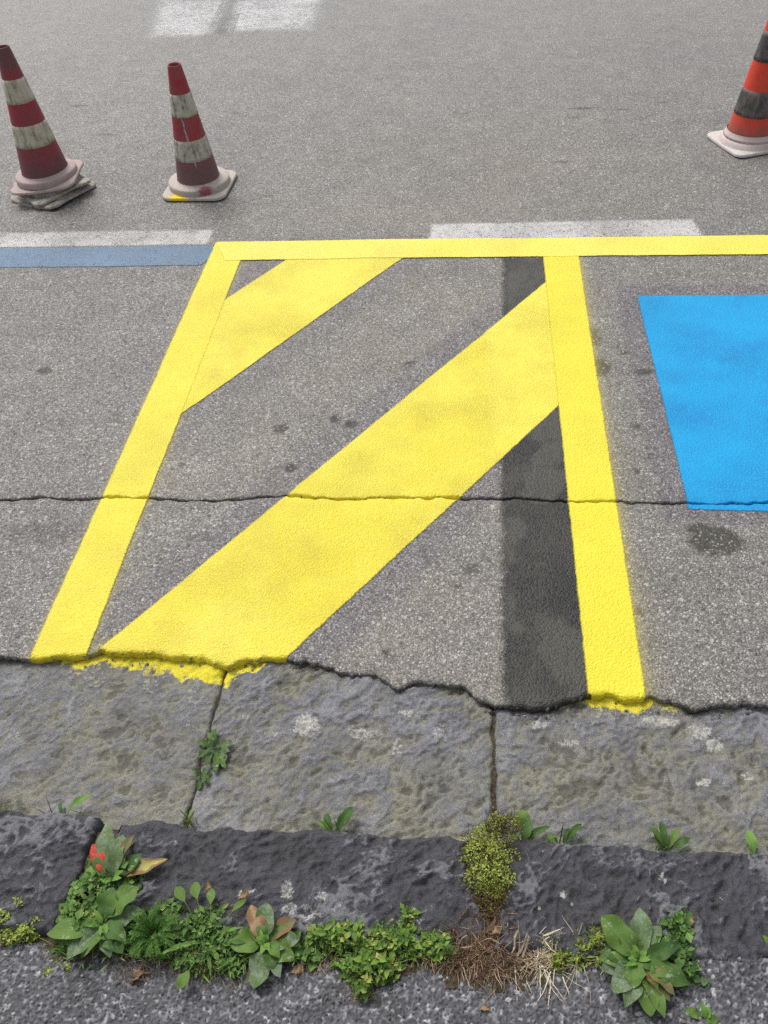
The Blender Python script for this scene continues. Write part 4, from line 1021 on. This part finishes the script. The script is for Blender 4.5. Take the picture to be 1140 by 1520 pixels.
def grass_run(label, px, n, h):
    pts = [G3 for G3 in px]
    t = tag(empty('grass_tuft', (pts[0][0], pts[0][1], .064)), label, 'grass', 'grass between the weeds')
    T = Tiny()
    for k in range(n):
        i = rng.random() * (len(pts) - 1.001); a = pts[int(i)]; b = pts[int(i) + 1]; f = i - int(i)
        p = Vector((a[0] + (b[0] - a[0]) * f + rng.gauss(0, .006), a[1] + (b[1] - a[1]) * f + rng.gauss(0, .010), .066))
        an = rng.uniform(0, 6.28); q = rng.uniform(.3, 1.1) * h
        d = Vector((math.cos(an) * q, math.sin(an) * q * .8, h * rng.uniform(.3, 1.0)))
        T.blade([p, p + d * .35 + Vector((0, 0, h * .14)), p + d * .7 + Vector((0, 0, h * .12)), p + d], rng.uniform(.0014, .0032), rng.random())
    T.build('grass_blade', m_clov, t)
    return t
grass_run('loose grass between the broad plantain and the brown leaved rosette', [(-0.6361, 0.4094), (-0.5156, 0.4206), (-0.4054, 0.4143), (-0.3349, 0.4140)], 260, .034)
grass_run('loose grass from the brown leaved rosette to the dead stems', [(-0.2684, 0.4331), (-0.1717, 0.4295), (-0.0882, 0.4398), (-0.0202, 0.4409)], 190, .026)
grass_run('short grass beside the rusty moss, left of the large dock', [(0.1352, 0.4490), (0.1816, 0.4621), (0.2180, 0.4693)], 110, .024)
mat_of_leaves('chickweed', [(*(-0.5025, 0.4280), .03, .02, 1), (*(-0.4745, 0.4780), .02, .014, .6), (*(-0.3452, 0.4381), .022, .024, .8), (*(-0.2745, 0.4377), .02, .02, .6), (*(-0.5201, 0.4595), .018, .018, .7), (*(-0.2411, 0.4265), .022, .014, .6), (*(-0.6304, 0.4249), .02, .02, .7)], 900,
              'scattered bright seedlings filling gaps between the left rosettes', 'weed', .0105, m_clov, .066, .8, .022, 60, .05, 1.0)
# round leaves on stalks and narrow leaves rising from the tangle
t = tag(empty('dandelion', (*(-0.3992, 0.4347), .064)), 'narrow leaved rosette with two round leaves on stalks above it', 'weed')
bs = (-0.3992, 0.4347)
for k in range(34):
    a = rng.uniform(0, 6.28); r = rng.uniform(.035, .075)
    leaf(t, bs, (bs[0] + r * math.cos(a), bs[1] + r * .8 * math.sin(a)), rng.uniform(.005, .010), rng.uniform(30, 65), rng.choice('gggdl'), 'lobed', lift=rng.uniform(0, .006))
for tp, w in (((-0.4633, 0.5093), .017), ((-0.4442, 0.5148), .017), ((-0.4266, 0.3601), .020), ((-0.3546, 0.5046), .010), ((-0.4040, 0.5129), .014)):
    leaf(t, bs, tp, w, 52, 'g', 'oval', pet=.72)
t2 = tag(empty('yarrow', (*(-0.4861, 0.4372), .064)), 'dark feathery yarrow clump between plantain and narrow leaved rosette', 'weed')
T = Tiny(); b0 = Vector((*(-0.4861, 0.4372), .064))
for k in range(75):                                                    # feathery fronds
    a = rng.uniform(0, 6.28); r = rng.uniform(.02, .05); hh = rng.uniform(.02, .05)
    pts = [b0 + Vector((math.cos(a) * r * q, math.sin(a) * r * q * .85, hh * math.sin(q * 1.9))) for q in (0, .2, .4, .6, .8, 1)]
    T.strand(pts, .0006, .5)
    for i in range(1, 6):
        for q in range(5):
            p = pts[i - 1].lerp(pts[i], q / 5); d = pts[i] - pts[i - 1]; sd = d.cross(Vector((0, 0, 1)))
            for sg in (-1, 1):
                T.leaf(p, d.normalized() * .9 + sd.normalized() * sg + Vector((0, 0, .2)), Vector((0, 0, 1)), rng.uniform(.004, .008), .0013, min(1, max(0, rng.gauss(.3 + .1 * i, .15))))
T.build('frond', m_feather, t2)

# the tall cushion that hangs in the joint of the kerb
c0 = (0.0443, 0.5743)
t3 = tag(empty('stonecrop', (c0[0], c0[1], .07)), 'tall yellow green cushion plant spilling over the kerb joint, brown at its foot', 'weed')
T = Tiny(); S = Tiny()
BL = [(*(0.0409, 0.6264), .036, .024, .024), (*(0.0386, 0.5977), .048, .028, .034), (*(0.0429, 0.5593), .048, .030, .036), (*(0.0471, 0.5276), .030, .028, .030), (*(0.0544, 0.6499), .016, .02, .035), (*(0.0788, 0.6551), .018, .015, .03)]
for k in range(5200):
    b = rng.choices(BL, (1.2, 2, 2.2, 1.6, .6, .3))[0]
    a = rng.uniform(0, 6.283); r = math.sqrt(rng.random()) * (1.05 + .22 * math.sin(4 * a + 1) + .1 * math.sin(9 * a)) * (1.35 if rng.random() < .14 else 1)
    px, py = b[0] + b[2] * r * math.cos(a), b[1] + b[3] * r * math.sin(a)
    f = rng.random() ** .5
    top = b[4] * max(.12, 1 - .8 * r * r) * (1 + .4 * float(perlin(np.array(px * 70), np.array(py * 70), 9)))
    foot = max(0, min(1, (c0[1] - .02 - py) / .03))
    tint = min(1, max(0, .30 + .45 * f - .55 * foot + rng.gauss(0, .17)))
    T.leaf(Vector((px, py, .068 + top * f)), Vector((rng.gauss(0, 1), rng.gauss(0, 1), rng.uniform(0, 1.2))), Vector((0, 0, 1)) + rv(.4), rng.uniform(.003, .006), rng.uniform(.0018, .003), tint)
for k in range(900):
    b = rng.choice(BL)
    a = rng.uniform(0, 6.283); r = math.sqrt(rng.random()) * 1.1
    p = Vector((b[0] + b[2] * r * math.cos(a), b[1] + b[3] * r * math.sin(a), .07))
    d = Vector((rng.gauss(0, .008), rng.gauss(-.004, .008), b[4] * rng.uniform(.5, 1.5)))
    S.strand([p, p + d * .5 + rv(.0015), p + d + rv(.002)], .0004, rng.uniform(.1, .9))
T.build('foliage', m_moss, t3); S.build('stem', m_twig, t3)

def tangle(name, label, cat, spots, n, mat, L, z0, r=.0006, lean=(0, 0), up=.5, tlo=0, thi=1, curl=.35, part='strand', group=None):
    cx, cy = spots[0][:2]
    t = tag(empty(name, (cx, cy, z0)), label, cat, group)
    T = Tiny()
    for k in range(n):
        b = rng.choices(spots, [s[4] for s in spots])[0]
        p = Vector((b[0] + rng.gauss(0, .5) * b[2], b[1] + rng.gauss(0, .5) * b[3], z0 + rng.uniform(0, .008)))
        d = Vector((rng.gauss(lean[0], 1), rng.gauss(lean[1], 1), abs(rng.gauss(0, up)))).normalized()
        ll = L * rng.uniform(.35, 1.2); pts = [p]
        for i in range(6):
            d = (d + rv(curl) * .55 + Vector((0, 0, -.10))).normalized(); q = pts[-1] + d * ll / 6
            if q.z < z0: q.z = z0 + rng.uniform(0, .004)
            pts.append(q)
        T.strand(pts, r * rng.uniform(.6, 1.5), min(1, max(0, tlo + (thi - tlo) * rng.random())))
    T.build(part, mat, t)
    return t
tangle('dead_root_mat', 'tangled brown dead stems at the foot of the kerb cushion plant', 'dead plant',
       [(*(0.0212, 0.4616), .045, .025, 1.2), (*(0.0474, 0.4453), .045, .022, 1), (*(0.0524, 0.4903), .022, .03, .7), (*(0.0060, 0.4392), .03, .014, .8), (*(0.0372, 0.4268), .05, .014, .8)], 2000, m_twig, .034, .068, .0006, up=.5)
tangle('straw_tuft', 'pale dry straw tuft on the path edge right of the dead stems', 'dead grass',
       [(*(0.1283, 0.4635), .020, .024, 1.3), (*(0.1196, 0.4451), .026, .016, 1)], 300, m_straw, .030, .068, .0008, lean=(0, .3), up=.42, tlo=.35, curl=.18)
tangle('straw_tuft', 'loose long bleached stalks lying round the straw tuft', 'dead grass',
       [(*(0.1194, 0.4322), .05, .012, 1), (*(0.1710, 0.4433), .04, .012, .8), (*(0.0783, 0.4376), .03, .02, .6), (*(0.1520, 0.4965), .05, .02, .3)], 90, m_straw, .05, .068, .0008, up=.12, tlo=.5, curl=.16)
tangle('straw_tuft', 'small brown dry tuft on the path at the right', 'dead grass',
       [(*(0.3895, 0.4642), .018, .010, 1), (*(0.3963, 0.4580), .014, .008, .6)], 240, m_straw, .018, .060, .0005, up=.5, tlo=.1, thi=.6)
tangle('straw_tuft', 'thin bent stalk leaning on the kerb right of the straw', 'dead grass',
       [(*(0.1770, 0.4831), .006, .004, 1)], 2, m_straw, .055, .078, .0008, lean=(.5, 2), up=.5, tlo=.7, curl=.10)

tangle('dead_root_mat', 'thin dead brown stems under the green tangle left of the plantain', 'dead plant',
       [(*(-0.4594, 0.4074), .05, .014, 1), (*(-0.3823, 0.3993), .06, .012, 1), (*(-0.3860, 0.4835), .05, .012, .6), (*(-0.4526, 0.4585), .03, .02, .7), (*(-0.5109, 0.3908), .04, .012, .6)], 420, m_twig, .026, .068, .0005, up=.35, tlo=.2)
tangle('dead_root_mat', 'thin dead brown stems below the middle chickweed mat', 'dead plant',
       [(*(-0.2245, 0.4227), .05, .014, 1), (*(-0.1302, 0.4337), .08, .014, 1), (*(-0.1512, 0.3767), .02, .014, .5), (*(-0.0462, 0.4358), .04, .012, 1)], 420, m_twig, .024, .068, .0005, up=.3, tlo=.25)
# thick dry twigs beside the straw
t4 = tag(empty('dry_stalk', (*(0.0865, 0.4463), .066)), 'thick tan dead stalks standing between dead stems and straw', 'dead plant')
for a, b in (((0.0752, 0.4475), (0.0862, 0.4750)), ((0.0802, 0.4420), (0.1011, 0.4714)), ((0.0865, 0.4381), (0.1041, 0.4676))):
    T = Tiny(); p, q = Vector((*a, .066)), Vector((*b, .098))
    T.strand([p, p.lerp(q, .35) + rv(.002), p.lerp(q, .7) + rv(.002), q], .0024, rng.uniform(.45, .7), .7)
    T.build('stalk', m_straw, t4, stuff=False)

# fallen dry leaves, each lying by itself
for (p, dq, w, L, mat, lab) in [
        ((-0.4810, 0.3860), 200, .018, .034, 'b', 'dry curled brown leaf on the path below the yarrow'),
        ((-0.4052, 0.3862), 80, .022, .036, 'b', 'crumpled tan leaf on the path below the narrow leaved rosette'),
        ((-0.3951, 0.3984), 20, .014, .024, 'b', 'small dry leaf scrap right of the crumpled tan leaf'),
        ((0.0452, 0.3690), 160, .010, .018, 'b', 'lone tiny tan leaf on the bare path, bottom centre'),
        ((-0.2623, 0.4004), 10, .014, .024, 'b', 'dry leaf tucked under the plantain rosette'),
        ((-0.4640, 0.4081), 100, .010, .012, 'y', 'bright yellow leaf scrap beside the yarrow'),
        ((-0.4209, 0.5075), 60, .012, .020, 'b', 'dry leaf caught above the narrow leaved rosette'),
        ((-0.3635, 0.4979), 30, .012, .022, 'b', 'curled pinkish leaf on the kerb above the plantain'),
        ((0.0448, 0.4701), 30, .013, .022, 'b', 'reddish dry leaf caught in the dead stems'),
        ((0.3490, 0.5032), 40, .010, .014, 'b', 'pale dry scrap on the chickweed behind the dock'),
        ((-0.5671, 0.5663), 100, .014, .024, 'b', 'dry curled leaf between the dock leaves')]:
    SEED[0] += 1
    V, F, UV = leaf_mesh(L, w, R(18), R(70), .5, .5, 'lobed', SEED[0], pet=.1, curl=.15, twist=.6)
    o = mesh_obj('fallen_leaf', V, F, ML[mat], uv=UV)
    o.location = (p[0], p[1], {True: .072}.get(p[1] < .44, .086)); o.rotation_euler = (rng.uniform(-.4, .4), rng.uniform(-.2, .2), R(dq))
    tag(o, lab, 'dead leaf', 'fallen dry leaves along the kerb')

# loose grit on path and gutter
def grit(name, n, area, zf, smin, smax, mat, label):
    V = []; F = []; T = []
    for k in range(n):
        x = rng.uniform(area[0], area[1]); y = rng.uniform(area[2], area[3]); s = smin + (smax - smin) * rng.random() ** 3
        z = zf(x, y); b = len(V); sq = [rng.uniform(.6, 1.2) for _ in range(6)]; a0 = rng.uniform(0, 6.28); tt = rng.random()
        for i in range(5):
            a = a0 + i * 1.257; V.append((x + s * sq[i] * math.cos(a), y + s * sq[i] * .8 * math.sin(a), z + s * rng.uniform(.05, .3))); T.append(tt)
        V.append((x + s * rng.uniform(-.2, .2), y, z + s * .75)); V.append((x, y, z - s * .5)); T += [tt, tt]
        for i in range(5): F += [(b + i, b + (i + 1) % 5, b + 5), (b + (i + 1) % 5, b + i, b + 6)]
    o = mesh_obj(name, V, F, mat, attrs={'tint': T}, smooth=False)
    return tag(o, label, kind='stuff')
m_grit = m_tiny('grit', [(0, (0.06, 0.06, 0.063)), (.6, (0.17, 0.17, 0.175)), (1, (0.40, 0.39, 0.38))], .8, 0)
grit('path_gravel', 420, (-.8, .62, .22, .42), lambda x, y: ZS + .003, .0012, .0052, m_grit, 'loose grey stone chips on the dark footpath')

# crumbs broken off the asphalt edge, lying on the gutter stones
def crumbs():
    V = []; F = []; T = []
    for k in range(220):
        x = rng.uniform(-1.5, .8); e = float(edge_y(np.array([x]))[0])
        s_ = .0011 + .0042 * rng.random() ** 3
        y = e - .004 - abs(rng.gauss(0, .012)); z = -.019; b = len(V); a0 = rng.uniform(0, 6.28); tt = rng.random()
        for i in range(5):
            a = a0 + i * 1.257; q = rng.uniform(.6, 1.2) * s_; V.append((x + q * math.cos(a), y + q * .85 * math.sin(a), z + s_ * rng.uniform(.1, .5))); T.append(tt)
        V.append((x, y, z + s_ * .95)); V.append((x, y, z - s_ * .5)); T += [tt, tt]
        for i in range(5): F += [(b + i, b + (i + 1) % 5, b + 5), (b + (i + 1) % 5, b + i, b + 6)]
    o = mesh_obj('asphalt_crumbs', V, F, m_grit, attrs={'tint': T}, smooth=False)
    tag(o, 'grey crumbs of asphalt lying along the broken road edge', kind='stuff')
crumbs()
